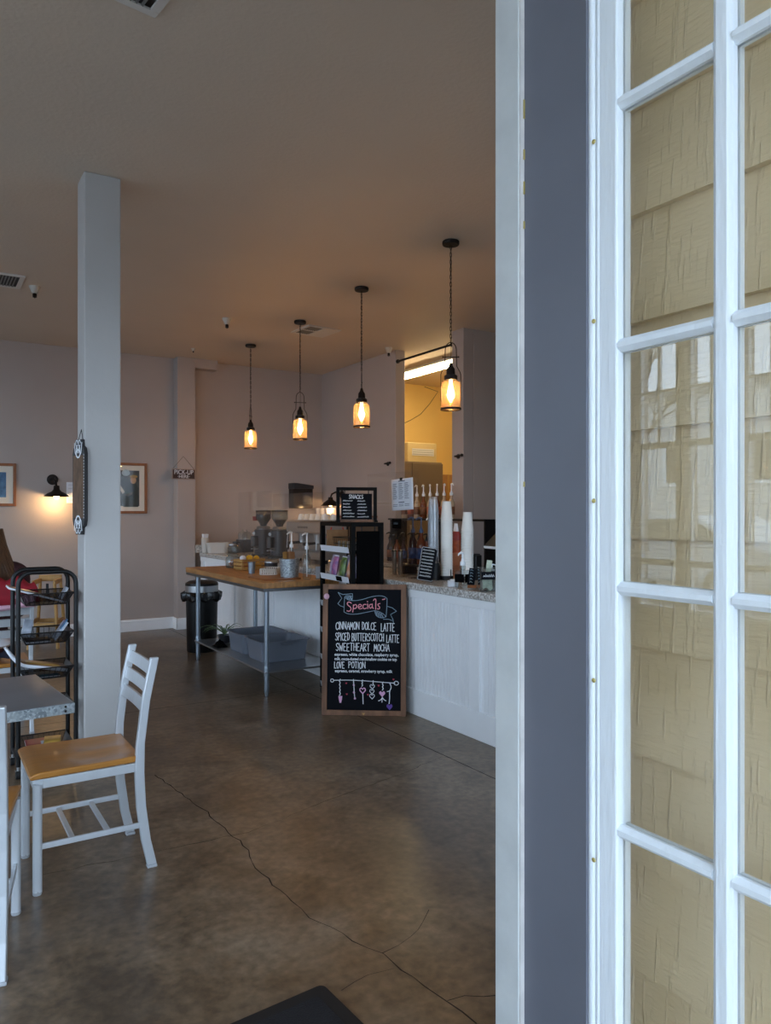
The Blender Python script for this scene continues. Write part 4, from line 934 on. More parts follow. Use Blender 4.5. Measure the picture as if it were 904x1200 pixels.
def make_grinder(label, loc, rz, full):
    o = thing('coffee_grinder', label, 'grinder', loc, rz, 'coffee grinders behind the guard')
    MB().prism(rrect(.19, .24, .03), 0, .03).build('base', M['black'], o, bevel=.004)
    MB().prism(rrect(.165, .20, .05), .03, .315).build('body', M['grinder'], o, bevel=.012)
    MB().lathe([(.08, .315), (.085, .33), (.07, .352)], n=24).build('collar', M['steel'], o)
    MB().lathe([(.035, .352), (.045, .38), (.088, .44), (.09, .52)], n=24, cap=False).build('hopper', M['jar'], o, solid=.003)
    MB().lathe([(.032, .356), (.042, .382), (.084, .44), (.086, .49)] if full else [(.032, .356), (.042, .382), (.080, .43)], n=24).build('beans', M['beans'], o)
    MB().lathe([(.092, .52), (.092, .535), (.03, .54)], n=24).build('hopper_lid', M['black'], o)
    MB().prism(rrect(.06, .09, .02), .12, .24, Matrix.Translation((-.03, -.13, 0))).build('doser', M['plastic_dark'], o, bevel=.006)
    MB().tube([(-.03, -.12, .10), (-.03, -.19, .095)], .008).tube([(.02, -.12, .10), (.02, -.19, .095)], .008).build('portafilter_fork', M['steel'], o)
    MB().cyl((-.06, -.101, .27), (-.06, -.106, .27), .018, n=16).build('dial', M['steel'], o)
    return o
g = make_grinder('grey coffee grinder with a full dark hopper, left of the two', (3.45, 8.18, CZ), -60, True)
MB().prism(rrect(.05, .11, .004), 0, .002, Matrix.Translation((-.09, -.03, .44)) @ Matrix.Rotation(R(-90), 4, 'Y')).build('red_tag', M['red'], g)
make_grinder('grey coffee grinder with a half-empty clear hopper, right of the two', (3.45, 7.72, CZ), -60, False)
em = thing('espresso_machine', 'wide pale steel espresso machine behind the clear guards', 'machine', (3.52, 6.95, CZ), 0)
MB().bx(-.15, .24, -.40, .40, .04, .12).build('drip_base', M['steel'], em, bevel=.008)
MB().bx(-.02, .24, -.40, .40, .12, .30).build('back_panel', mat('machine_panel', (150, 142, 136), .35, .4), em, bevel=.01)
MB().bx(-.16, .24, -.41, .41, .30, .42).build('head', mat('machine_head', (160, 150, 142), .35, .4), em, bevel=.02)
MB().bx(-.14, .22, -.38, .38, .43, .436).build('cup_tray', M['steel'], em)
for s in (-1, 1):
    for y in (-.22, .22): pass
    MB().lathe([(.034, .20), (.034, .26), (.045, .30)], (-.08, s * .18, 0), 18).build('group_head', M['steel'], em)
    MB().cyl((-.08, s * .18, .205), (-.24, s * .18, .195), .013, .016, 10).build('portafilter_handle', M['black'], em)
    MB().tube([(-.12, s * .34, .32), (-.17, s * .34, .28), (-.18, s * .34, .14)], .006).build('steam_wand', M['steel'], em)
    for y in (-.3, .3): MB().cyl((s * .1 + .05, y, 0), (s * .1 + .05, y, .04), .02, n=12).build('foot', M['black'], em)
for k in range(6): MB().bx(-.162, -.16, -.11 + k * .04, -.085 + k * .04, .35, .37).build('emblem_bar', mat('emblem_grey', (96, 84, 76), .5) if k == 0 else bpy.data.materials['emblem_grey'], em)
for y in range(5):
    for x in range(2): 
        o = thing('espresso_cup', 'white cup upturned on top of the espresso machine', 'cup', (3.47 + .1 * x, 6.68 + .13 * y, CZ + .4365), group='cups on the espresso machine')
        MB().lathe([(.042, 0), (.030, .05), (.022, .06)], n=16).build('cup_wall', M['cup'], o)
dp = thing('towel_dispenser', 'dark paper towel dispenser on the back wall behind the grinders', 'dispenser', (4.555, YB, 1.70))
MB().prism([(-.15, -.17), (.15, -.17), (.15, .13), (-.15, .13)], 0, .16, MX).build('case', glass('smoked_plastic', (120, 110, 104), .1, 1.5, milk=.55, milk_rgb=(70, 60, 56)), dp, bevel=.01)
MB().prism([(-.155, .10), (.155, .10), (.155, .15), (-.10, .18), (-.155, .18)], -.002, .175, MX).build('hood', M['plastic_dark'], dp, bevel=.008)
MB().cyl((-.11, -.08, -.02), (.11, -.08, -.02), .06, n=18).build('paper_roll', M['paper'], dp)
ws = thing('wall_shelf', 'shelf of stacked cups on the wall below the far sconce', 'shelf', (XR, 8.75, 1.42)); MB().bx(-.24, 0, -.72, .78, -.012, .012).build('shelf_board', M['wood_frame'], ws)
for y in (-.5, .5): MB().tube([(-.002, y, -.16), (-.01, y, -.02), (-.22, y, -.016)], .008, n=6).build('bracket', M['black'], ws)
for k in range(9):
    o = thing('white_mug', 'white mug in a row on the wall shelf below the far sconce', 'mug', (XR - .12, 8.20 + .15 * k, 1.4325), group='mugs on the wall shelf')
    MB().lathe([(.034, 0), (.042, .01), (.045, .10), (.041, .10), (.037, .012), (.001, .01)], n=18).build('mug_wall', M['cup'], o)
    MB().tube([(.044, 0, .08), (.07, 0, .075), (.07, 0, .035), (.043, 0, .025)], .006, n=6).build('handle', M['cup'], o)
s2 = thing('wall_sconce', 'lit dark sconce over the mug shelf behind the snacks board', 'lamp', (XR, 8.95, 1.72))
MB().lathe([(.055, 0), (.055, .012), (.04, .02)], M=Matrix.Rotation(R(-90), 4, 'Y')).build('wall_plate', M['dark_iron'], s2)
MB().tube([(-.02, 0, 0), (-.10, 0, .03), (-.16, 0, 0), (-.18, 0, -.05)], .012, n=8).build('arm', M['dark_iron'], s2)
MB().lathe([(.03, -.04), (.034, -.075), (.10, -.12), (.13, -.155), (.128, -.157), (.09, -.122)], (-.18, 0, 0), 28, cap=False).build('shade', M['dark_iron'], s2, solid=.002)
MB().sphere((-.18, 0, -.145), .02).build('bulb', M['glow'], s2)
lamp('far_sconce_light', (-.18, 0, -.2), SCONCE_W * .8, (1, .64, .30), .03, s2)
def guard(label, y0, y1, h_, x=CF + .05, paper=None):
    o = thing('acrylic_guard', label, 'guard', (x, 0, CZ))
    MB().bx(-.003, .003, y0, y1, .02, h_).build('sheet', M['acrylic'], o)
    for y in (y0 + .06, y1 - .06): MB().bx(-.05, .05, y - .006, y + .006, 0, .06).bx(-.05, .05, y - .04, y + .04, 0, .006).build('foot', M['acrylic'], o)
    return o
guard('clear acrylic guard standing on the bar before the grinders', 7.25, 8.2, .74)
guard('clear acrylic guard on the bar before the espresso machine', 6.1, 7.22, .70)
# ================================================================ chalk sign
cs = thing('chalkboard_sign', 'wood-framed black chalkboard listing Specials, standing before the snack rack', 'sign', (2.768, 4.712, 0), -35.75)
cs.rotation_euler[0] = R(-5)
W2, HH, FB = .308, .95, .038
for nm, a in (('frame_side', (-W2, -W2 + FB, 0, HH)), ('frame_side', (W2 - FB, W2, 0, HH)), ('frame_rail', (-W2 + FB, W2 - FB, HH - FB, HH)), ('frame_rail', (-W2 + FB, W2 - FB, 0, FB))):
    MB().bx(a[0], a[1], -.014, .014, a[2], a[3]).build(nm, M['rustic'], cs, bevel=.002)
MB().bx(-W2 + FB, W2 - FB, -.006, .006, FB, HH - FB).build('slate', M['slate'], cs)
lg = MB().box((.03, .085, .352), (.04, .016, .65), (R(9), 0, 0)).build('back_leg', M['rustic'], cs)
YC = -.0066
d1 = lambda P: [((x - 467 + (y - 12) * .037) * .000757, HH - (y - 12) * .000763) for x, y in P]
d2 = lambda P: [((x - 445 + (y - 300) * .03) * .000757, .458 - y * .000763) for x, y in P]
def draw(name, polys, m_, wd): 
    q = MB()
    for P in polys: q.ribbon(P, wd, YC)
    return q.build(name, M[m_], cs)
def smooth(P, k=3):
    for _ in range(2):
        Q = [P[0]]
        for a, b_ in zip(P, P[1:]): Q += [(a[0] * .75 + b_[0] * .25, a[1] * .75 + b_[1] * .25), (a[0] * .25 + b_[0] * .75, a[1] * .25 + b_[1] * .75)]
        P = Q + [P[-1]]
    return P
S_ = lambda L_: [smooth(d1(P)) for P in L_]
draw('banner_drawing', [smooth(d1(P)) for P in (
    [(268, 138), (262, 200), (258, 280)], [(270, 138), (300, 165), (360, 172), (440, 160), (530, 130), (610, 120), (660, 128), (682, 150)], [(682, 150), (678, 230), (666, 325)],
    [(258, 280), (300, 300), (380, 300), (470, 282), (555, 264)], [(270, 138), (278, 122), (310, 122), (345, 128)], [(345, 105), (346, 130), (340, 165)],
    [(557, 264), (600, 272), (650, 300), (666, 325), (620, 335), (570, 318), (557, 264)])] +
    [d1(P) for P in ([(205, 92), (250, 112), (345, 103)], [(205, 92), (240, 148), (200, 200)], [(200, 200), (225, 222), (258, 232)], [(682, 222), (730, 236), (770, 268)], [(770, 268), (710, 300), (732, 345), (736, 380)], [(640, 345), (690, 345), (722, 356)])], 'chalk_grey', .0042)
draw('banner_shading', [d1(P) for P in ([(285, 132), (300, 155)], [(300, 130), (315, 158)], [(315, 128), (330, 160)], [(328, 128), (338, 160)], [(570, 275), (580, 315)], [(585, 278), (598, 322)], [(602, 284), (618, 326)], [(620, 292), (638, 328)])], 'chalk_grey', .006)
draw('specials_lettering', [smooth(d1(P)) for P in (
    [(332, 195), (310, 180), (290, 192), (296, 215), (322, 230), (330, 252), (312, 274), (286, 268)], [(352, 210), (350, 240), (343, 280)], [(352, 218), (375, 204), (388, 222), (374, 246), (352, 246)],
    [(400, 232), (432, 224), (426, 204), (405, 206), (397, 232), (410, 250), (436, 244)], [(476, 206), (452, 204), (441, 228), (452, 250), (478, 240)], [(491, 200), (491, 246)], [(535, 204), (512, 204), (503, 228), (518, 246), (536, 224)], [(536, 200), (536, 230), (545, 244)],
    [(548, 168), (560, 150), (574, 156), (570, 200), (568, 252)], [(612, 196), (590, 200), (594, 218), (610, 230), (602, 250), (583, 246)])] + [d1([(490, 176), (491, 182)]), d1([(636, 158), (662, 152)])], 'chalk_pink', .0062)
G = {'A': [[(0, 0), (.45, 1), (.9, 0)], [(.2, .38), (.72, .38)]], 'B': [[(.1, 0), (.1, 1), (.6, .95), (.7, .75), (.55, .55), (.1, .52)], [(.5, .53), (.8, .4), (.8, .12), (.55, 0), (.1, 0)]],
     'C': [[(.85, .82), (.6, 1), (.25, .88), (.05, .5), (.2, .12), (.55, 0), (.85, .18)]], 'D': [[(.1, 0), (.1, 1), (.55, .92), (.85, .5), (.55, .06), (.1, 0)]], 'E': [[(.75, 1), (.1, 1), (.1, 0), (.75, 0)], [(.1, .52), (.6, .52)]],
     'H': [[(.1, 0), (.1, 1)], [(.75, 0), (.75, 1)], [(.1, .5), (.75, .5)]], 'I': [[(.12, 0), (.12, 1)]], 'K': [[(.1, 0), (.1, 1)], [(.75, 1), (.1, .45), (.8, 0)]], 'L': [[(.1, 1), (.1, 0), (.7, 0)]],
     'M': [[(.05, 0), (.15, 1), (.5, .35), (.85, 1), (.95, 0)]], 'N': [[(.05, 0), (.05, 1), (.85, 0), (.85, 1)]], 'O': [[(.45, 1), (.12, .8), (.05, .4), (.25, .02), (.6, .02), (.85, .4), (.78, .8), (.45, 1)]],
     'P': [[(.1, 0), (.1, 1), (.6, .96), (.75, .74), (.55, .5), (.1, .46)]], 'R': [[(.1, 0), (.1, 1), (.6, .96), (.75, .74), (.55, .52), (.1, .48), (.8, 0)]], 'S': [[(.75, .86), (.5, 1), (.15, .86), (.2, .62), (.65, .42), (.75, .16), (.4, 0), (.05, .14)]],
     'T': [[(0, 1), (.8, 1)], [(.4, 1), (.4, 0)]], 'U': [[(.1, 1), (.1, .2), (.4, 0), (.7, .2), (.7, 1)]], 'V': [[(.05, 1), (.4, 0), (.75, 1)]], 'W': [[(.0, 1), (.2, 0), (.5, .7), (.8, 0), (1, 1)]]}
GW = {'I': .25, 'M': 1.0, 'W': 1.05, ' ': .5, 'L': .72, 'N': .98}
def write(txt, x0, x1, z0, z1, wd, name, parent=None, m_='chalk', yc=None):
    tot = sum(GW.get(c, .82) + .17 for c in txt) - .17; sx = (x1 - x0) / tot; x = x0; q = MB(); rr_ = random.Random(len(txt))
    for c in txt:
        j = rr_.uniform(-.06, .06)
        for P in G.get(c, []):
            Q = [(x + px_ * sx, z0 + (pz + j) * (z1 - z0)) for px_, pz in P]
            for a_, b_ in zip(Q, Q[1:]): q.ribbon([a_, b_], wd, YC if yc is None else yc)
        x += (GW.get(c, .82) + .17) * sx
    return q.build(name, M[m_], parent or cs)
def line(txt, y0, y1, x0, x1, f): 
    a, b_ = f([(x0, y1)])[0], f([(x1, y0)])[0]; write(txt, a[0], b_[0], a[1], b_[1], .0046, 'menu_lettering')
line('CINNAMON DOLCE', 376, 446, 172, 570, d1); line('LATTE', 388, 462, 612, 748, d1)
line('SPICED BUTTERSCOTCH', 480, 552, 165, 640, d1); line('LATTE', 496, 568, 662, 788, d1)
line('SWEETHEART', 578, 650, 168, 500, d1); line('MOCHA', 586, 652, 538, 690, d1)
line('LOVE', 96, 156, 160, 262, d2); line('POTION', 96, 156, 298, 466, d2)
def small(txt, y, x0, x1):
    a, b_ = d2([(x0, y)])[0], d2([(x1, y)])[0]
    o = text(txt, .029, ((a[0] + b_[0]) / 2, YC, a[1]), (R(90), 0, 0), M['chalk'], cs, 'menu_lettering', bold=.0006); fit(o, b_[0] - a[0])
small('espresso, white chocolate, raspberry syrup,', 28, 166, 786); small('milk, cocoa-dusted marshmallow cookies on top', 70, 166, 768); small('espresso, caramel, strawberry syrup, milk', 184, 166, 722)
draw('garland_drawing', [smooth(d2([(155, 273), (300, 268), (460, 274), (610, 284), (745, 292)])), d2(el(138, 275, 15, 15, 14) + [(153, 275)]), d2(el(758, 292, 22, 18, 14) + [(780, 292)])], 'chalk', .0048)
draw('strand_drawing', [smooth(d2([(212 + 6 * (-1) ** k, 262 + k * 17) for k in range(10)])), smooth(d2([(345, 262), (348, 320), (350, 390), (355, 440)])), smooth(d2([(430 + 5 * (-1) ** k, 266 + k * 12) for k in range(6)])), smooth(d2([(536, 270), (534, 312)])), smooth(d2([(628 + 6 * (-1) ** k, 284 + k * 15) for k in range(6)])),
    smooth(d2([(695, 290), (712, 330), (690, 370), (692, 430), (684, 485)])), d2([(668, 372), (695, 365)]), smooth(d2([(622, 430), (600, 455), (582, 460)])), smooth(d2([(622, 430), (640, 452), (655, 458)])), d2([(620, 425), (616, 472)]), d2([(433, 400), (434, 490)])], 'chalk', .0058)
def heart(cx, cy, r_): return [(cx, cy + r_), (cx - r_ * .95, cy - .05 * r_), (cx - r_ * .9, cy - .6 * r_), (cx - .45 * r_, cy - .9 * r_), (cx, cy - .45 * r_), (cx + .45 * r_, cy - .9 * r_), (cx + r_ * .9, cy - .6 * r_), (cx + r_ * .95, cy - .05 * r_), (cx, cy + r_)]
draw('heart_outline', [d2(heart(526, 328, 22)), d2(heart(522, 374, 22)), d2(heart(522, 420, 24))], 'chalk', .005)
draw('pink_heart_outline', [d2(heart(432, 366, 28))], 'chalk_lilac', .008)
def fill(name, polys, m_):
    q = MB()
    for P in polys:
        P = d2(P); q.add([(x, YC - .0002, z) for x, z in P], [tuple(range(len(P)))])
    return q.build(name, M[m_], cs)
fill('pink_heart', [heart(620, 394, 30)[:-1]], 'chalk_lilac'); fill('pink_bow', [[(196, 420), (234, 420), (230, 450), (222, 484), (206, 484), (200, 450)]], 'chalk_lilac'); fill('purple_heart', [heart(688, 515, 30)[:-1]], 'chalk_purple')
for p in ((275, 300), (278, 402), (482, 404), (588, 318), (732, 258)): fill('small_red_heart', [heart(*p, 9)[:-1]], 'chalk_red')
draw('lilac_bead', [d2(el(348, 315, 6, 6, 8)), d2(el(348, 384, 7, 7, 8)), d2(el(356, 440, 7, 8, 8))], 'chalk_lilac', .006)
MB().prism([(-.012, .02), (.012, .02), (0, .002)], .0142, .016, MX).build('wooden_heart', M['yellow_wood'], cs)
pa = thing('pink_ornament', 'small pink ornament peeping out left of the chalkboard sign', 'ornament', (2.60, 4.90, 0)); MB().sphere((0, 0, 0), .022, 12, 8, (1, .6, 1)).build('ball', M['pink'], pa)
pa.location = (2.563, 4.90, .86)

# ================================================================ snack rack
sr = thing('snack_rack', 'black wooden snack rack with white shelf strips beside the work table', 'rack', (2.765, 4.885, 0), -4)
RW, RD, RH = .272, .60, 1.40
for x in (.017, RW - .017):
    for y in (.017, RD - .017):
        p = MB().bx(x - .017, x + .017, y - .017, y + .017, .05, RH - .03).build('post', M['black_wood'], sr, bevel=.002)
        MB().cyl((x - .012, y, .025), (x + .012, y, .025), .025, n=14).build('caster', M['rubber'], p)
for y in (.017, RD - .017): MB().bx(0, RW, y - .017, y + .017, RH - .03, RH).build('top_rail', M['black_wood'], sr, bevel=.002)
for x in (.017, RW - .017): MB().bx(x - .017, x + .017, .034, RD - .034, RH - .03, RH).build('side_rail', M['black_wood'], sr, bevel=.002)
MB().bx(RW - .030, RW - .020, .034, RD - .034, .08, RH - .03).build('back_panel', mat('rack_back', (122, 88, 62), .7, noise=.2, nscale=10), sr)
sz = [.08, .30, .52, .735, .955, 1.18]
for z in sz:
    MB().bx(.02, RW - .03, .034, RD - .034, z - .014, z).build('shelf_board', M['black_wood'], sr)
    MB().box((-.008, RD / 2, z + .012), (.004, RD - .075, .046), (0, R(-14), 0)).build('price_strip', M['tag_grey'] if z < .9 else M['paper'], sr)
tgm = MB().box((-.013, .20, .967), (.003, .10, .036), (0, R(-14), 0)).build('price_tag', M['black_matte'], sr)
hb = MB().bx(.048, .238, .006, .018, .50, 1.335).build('hanging_board', M['black_matte'], sr)
for x in (.09, .20): MB().tube([(x, .012, 1.375), (x, .012, 1.33)], .004, n=6).build('hook', M['black'], hb)
MB().bx(.034, .25, .02, .026, .1, .46).build('lower_board', M['black_wood'], sr)
def rl(x, y, z):   # a point of the rack in the room
    a = R(-4); return (2.765 + x * math.cos(a) - y * math.sin(a), 4.885 + x * math.sin(a) + y * math.cos(a), z)
bagm = [mat('bag_pink', (206, 120, 160), .35, noise=.5, nscale=22, rgb2=(120, 70, 130)), mat('bag_white', (206, 204, 214), .35, noise=.3, nscale=18, rgb2=(170, 150, 190)), mat('bag_green', (120, 150, 60), .35, noise=.5, nscale=20, rgb2=(60, 84, 40)), mat('bag_orange', (214, 190, 170), .35, noise=.5, nscale=16, rgb2=(196, 110, 60))]
bl = ['white packed snack bag at the far end of the middle rack shelf', 'pink and purple snack bag on the middle rack shelf', 'white snack bag standing behind the pink one', 'green snack bag in the middle of the rack shelf', 'pale green-edged snack bag leaning behind the green bag', 'white and orange snack bag at the near end of the rack shelf']
for k, (y, x, mi, dz) in enumerate(((.53, .075, 1, 0), (.44, .05, 0, 0), (.385, .14, 1, .012), (.29, .05, 2, 0), (.235, .14, 1, .01), (.15, .05, 3, 0))):
    o = thing('snack_bag', bl[k], 'snack bag', rl(x, y, .956), 82, 'snack bags on the rack'); o.rotation_euler[0] = R(10)
    def f(u, v, s=1):
        e = math.sin(PI * min(1, max(0, u))) ** .5 * math.sin(PI * v) ** .5; return ((u - .5) * (.105 - .012 * math.sin(PI * v)), s * (.026 * e), .006 + v * .165)
    q = MB().grid(12, 12, f); q.grid(12, 12, lambda u, v: f(u, v, -1)); q.build('pouch', bagm[mi], o)
    MB().bx(-.05, .05, -.001, .001, .167, .180).build('top_seal', M['paper'] if k % 2 else bagm[mi], o)
    MB().sphere((0, -.024, .07), .028, 10, 6, (1, .12, 1)).build('printed_emblem', bagm[(mi + 1) % 4], o)
bb_ = thing('wire_basket', 'black wire basket of small packets on the upper rack shelf', 'basket', rl(.09, .24, 1.1815), -4)
for z, e in ((.003, .9), (.05, .95), (.10, 1.0)): MB().tube([(x * e, y * e, z) for x, y in rrect(.13, .33, .02)], .003, n=5, closed=True).build('basket_ring', M['black'], bb_)
q = MB()
for k in range(12):
    y = -.155 + .028 * k
    for s in (-1, 1): q.tube([(s * .058, y * .9, .003), (s * .065, y, .10)], .0016, n=4)
tag(q.build('basket_wires', M['black'], bb_), kind='stuff'); MB().bx(-.055, .055, -.145, .145, .0, .003).build('basket_floor', M['black'], bb_)
pk = [mat('packet_silver', (188, 182, 176), .35, .3, noise=.4, nscale=40), mat('packet_gold', (170, 140, 90), .4, noise=.4, nscale=40)]
for k in range(7):
    o = tag(MB().box((0, 0, .034), (.07, .028, .062), None, .96).build('snack_packet', pk[k % 2], bevel=.004), 'small foil packet standing in the black wire basket', 'packet', 'packets in the wire basket')
    o.location = rl(.09, .24 - .125 + .0415 * k, 1.186); o.rotation_euler = (R(6), 0, R(-4))
kb = thing('kraft_sign', 'kraft card with red corner straps hung at the rack top', 'card', rl(.135, .555, 1.20), -94)
MB().bx(-.003, .003, -.095, .095, .0, .135).build('card', M['cardboard'], kb, bevel=.002)
for s in (-1, 1):
    MB().tube([(-.006, s * .095, .07), (-.006, s * .06, .125), (-.002, s * .05, .155)], .006, n=6).build('red_strap', mat('strap_red', (196, 70, 50), .6) if s < 0 else bpy.data.materials['strap_red'], kb)
# snacks board on top
nb = thing('snacks_board', 'black framed chalkboard headed SNACKS on top of the snack rack', 'sign', (2.955, 5.14, RH), -22)
bw, bh = .148, .275
for s in (-1, 1): MB().bx(s * bw - .013, s * bw + .013, -.013, .013, .0, bh).build('frame_side', M['black_wood'], nb, bevel=.002)
MB().bx(-bw + .013, bw - .013, -.013, .013, bh - .026, bh).build('top_rail', M['black_wood'], nb, bevel=.002); MB().bx(-bw + .013, bw - .013, -.013, .013, .0, .018).build('bottom_rail', M['rustic'], nb)
MB().bx(-bw - .013, -bw + .013, -.05, .05, 0, .014).build('foot', M['black_wood'], nb); MB().bx(bw - .013, bw + .013, -.05, .05, 0, .014).build('foot', M['black_wood'], nb)
MB().bx(-.122, .122, -.005, .005, .022, .225).build('slate', M['slate'], nb)
for s in (-1, 1): MB().cyl((s * .095, 0, .25), (s * .095, 0, .222), .004, n=8).build('hook', M['black'], nb)
write('SNACKS', -.062, .052, .185, .215, .0042, 'heading_lettering', nb, yc=-.0056)
q = MB(); rs = random.Random(5)
for col, x0 in ((0, -.108), (1, .006)):
    for r_ in range(6):
        z = .165 - r_ * .025 - .002 * col; L_ = rs.uniform(.045, .09); x = x0
        while x < x0 + L_: q.ribbon([(x, z), (x + .004, z + rs.uniform(.004, .011)), (x + .007, z + rs.uniform(0, .003))], .0026, -.0056); x += .0075
tag(q.build('menu_scribble', M['chalk'], nb), kind='stuff')

# ================================================================ right end of the bar
g2 = thing('acrylic_guard', 'clear acrylic guard with a posted menu, beside the syrup bottles', 'guard', (3.30, 0, CZ))
MB().bx(-.003, .003, 4.78, 5.55, .02, .84).build('sheet', M['acrylic'], g2)
for y in (5.0, 5.5): MB().bx(-.012, .012, y - .012, y + .012, 0, .50).build('post', M['acrylic'], g2)
for y in (4.82, 5.0, 5.5): MB().bx(-.05, .05, y - .03, y + .03, 0, .008).build('foot', M['acrylic'], g2)
MB().bx(-.008, .1, 4.78, 5.55, .585, .592).build('ledge', M['acrylic'], g2)
mp_ = thing('menu_sheet', 'white printed menu sheet clipped to the clear guard', 'menu', (3.278, 4.98, 1.62), -90); mp_.rotation_euler = (0, R(-2), R(-90))
MB().grid(10, 12, lambda u, v: ((u - .5) * .305, -.004 * math.sin(u * 5) , (v - .5) * .25)).build('sheet', M['paper'], mp_, solid=.001)
q = MB(); ink = mat('ink', (70, 76, 96), .8)
for c in range(3):
    for r_ in range(11):
        x0 = -.095 + c * .066; z = .105 - r_ * .0145; q.ribbon([(x0, z), (x0 + rs.uniform(.03, .05), z)], .0045, -.0062)
for x0, z, L_ in ((-.03, .128, .07), (-.03, -.075, .06)): q.ribbon([(x0, z), (x0 + L_, z)], .008, -.0062)
for c in range(3):
    for r_ in range(2): q.ribbon([(-.095 + c * .066, -.095 - r_ * .015), (-.045 + c * .066, -.095 - r_ * .015)], .004, -.0062)
q.v = [(x * 1.28, y, z * .83) for x, y, z in q.v]; q.build('printed_lines', ink, mp_); MB().bx(-.012, .012, -.012, .004, .112, .132).build('clip', M['black'], mp_)
sb = thing('small_sign', 'small black sign on the guard right of the snack rack', 'sign', (3.288, 5.07, 1.385), -90)
MB().bx(-.062, .062, -.006, .0, -.038, .038).build('board', M['black_matte'], sb); q = MB()
for k in range(4): q.ribbon([(-.035 + k * .016, -.004), (-.03 + k * .016, .012), (-.024 + k * .016, -.002)], .004, -.0065)
q.build('chalk_scribble', M['chalk_grey'], sb)
for k, (v, u) in enumerate(((3.37, 5.235), (3.40, 5.19))):
    o = thing('steel_tumbler', ('tall steel tumbler on the bar, left of the pair', 'tall steel tumbler on the bar, right of the pair')[k], 'tumbler', (v, u, CZ)); MB().lathe([(.018, 0), (.02, .004), (.021, .19), (.019, .192)], n=18).build('barrel', M['steel'], o); MB().lathe([(.021, .192), (.021, .20), (.008, .204)], n=18).build('cap', M['black'], o)
M['syrup_dark'] = mat('dark_syrup', (52, 30, 30), .15); M['label_blue'] = mat('blue_label', (56, 84, 140), .5, noise=.4, nscale=60); M['syrup_amber'] = mat('amber_syrup', (110, 60, 38), .15); M['label_orange'] = mat('orange_label', (184, 88, 50), .5, noise=.3, nscale=50); M['label_brown'] = mat('brown_label', (140, 92, 62), .5, noise=.4, nscale=50); M['clear_syrup'] = mat('pale_syrup', (196, 170, 140), .15); M['blue_pump'] = mat('blue_pump', (70, 96, 140), .4)
rs_ = thing('bottle_riser', 'black riser under the blue labelled syrup bottles', 'riser', (3.52, 5.08, CZ))
MB().bx(-.07, .07, -.22, .16, .07, .085).build('riser_top', M['black'], rs_)
for y in (-.21, .15): MB().bx(-.07, .07, y - .008, y + .008, 0, .07).build('riser_leg', M['black'], rs_)
RZ = CZ + .0855
pump_bottle('dark syrup bottle with a blue label and blue pump, left of its neighbour', (3.52, 5.18, RZ), .04, .26, 'syrup_dark', 10, ph=.12, lab='label_blue', pump='blue_pump', name='syrup_bottle')
pump_bottle('amber syrup bottle with a blue label, beside the leaning price board', (3.52, 5.06, RZ), .04, .26, 'syrup_amber', 10, ph=.12, lab='label_blue', pump='blue_pump', name='syrup_bottle')
pump_bottle('brown labelled syrup bottle with a white pump, behind the clear cups', (3.53, 4.93, RZ), .04, .26, 'syrup_amber', 10, ph=.12, lab='label_brown', name='syrup_bottle')
# back shelf with a row of pump bottles before the kitchen opening
bs = thing('back_counter', 'dark back counter of syrup bottles at the kitchen opening', 'counter', (4.55, 6.35, 0))
MB().bx(-.28, .30, -1.3, .9, 0, .90).build('cabinet', M['black_wood'], bs); MB().bx(-.30, .31, -1.32, .92, .901, .94).build('worktop', M['granite'], bs)
MB().bx(0, .26, -.85, .85, 1.39, 1.41).build('raised_shelf', M['black'], bs)
for y in (-.83, .0, .83): MB().bx(.02, .24, y - .01, y + .01, .94, 1.39).build('shelf_support', M['black'], bs)
bt = [('clear_syrup', 'label_brown'), ('syrup_amber', 'label_orange'), ('clear_syrup', 'label_brown'), ('syrup_amber', 'label_brown'), ('clear_syrup', 'label_orange'), ('syrup_amber', 'label_orange'), ('clear_syrup', 'label_orange'), ('clear_syrup', 'label_brown')]
for k, (a, b_) in enumerate(bt):
    pump_bottle('pump-topped syrup bottle in the row on the raised back shelf', (4.68, 7.06 - .125 * k, 1.4105), .036, .24, a, 12 + 9 * k, ph=.115, lab=b_, name='syrup_bottle', pump='white')['group'] = 'syrup bottles on the back shelf'
for k in range(6):
    pump_bottle('dark syrup bottle in the row under the raised back shelf', (4.45, 7.0 - .14 * k, .9405), .036, .24, ('syrup_dark', 'syrup_amber')[k % 2], 12, ph=.07, lab=('label_brown', 'label_orange', 'label_blue')[k % 3], name='syrup_bottle', pump='black')['group'] = 'syrup bottles on the back counter'
# leaning price board
lp = thing('price_board', 'small black price board leaning on the bar among the bottles', 'sign', (3.16, 4.50, CZ + .01), -35); lp.rotation_euler = (R(-12), R(9), R(-35))
MB().prism(rrect(.115, .25, .008), -.004, .004, Matrix.Translation((0, 0, .128)) @ MX).build('board', M['slate'], lp); q = MB()
for r_ in range(9):
    x = -.045
    while x < .035: q.ribbon([(x, .226 - r_ * .024), (x + .005, .226 - r_ * .024 + rs.uniform(.006, .013)), (x + .009, .226 - r_ * .024)], .0024, -.0046); x += .0105
q.ribbon([(x, z + .128) for x, z in rrect(.108, .243, .008)], .0022, -.0046); tag(q.build('chalk_scribble', M['chalk'], lp), kind='stuff')
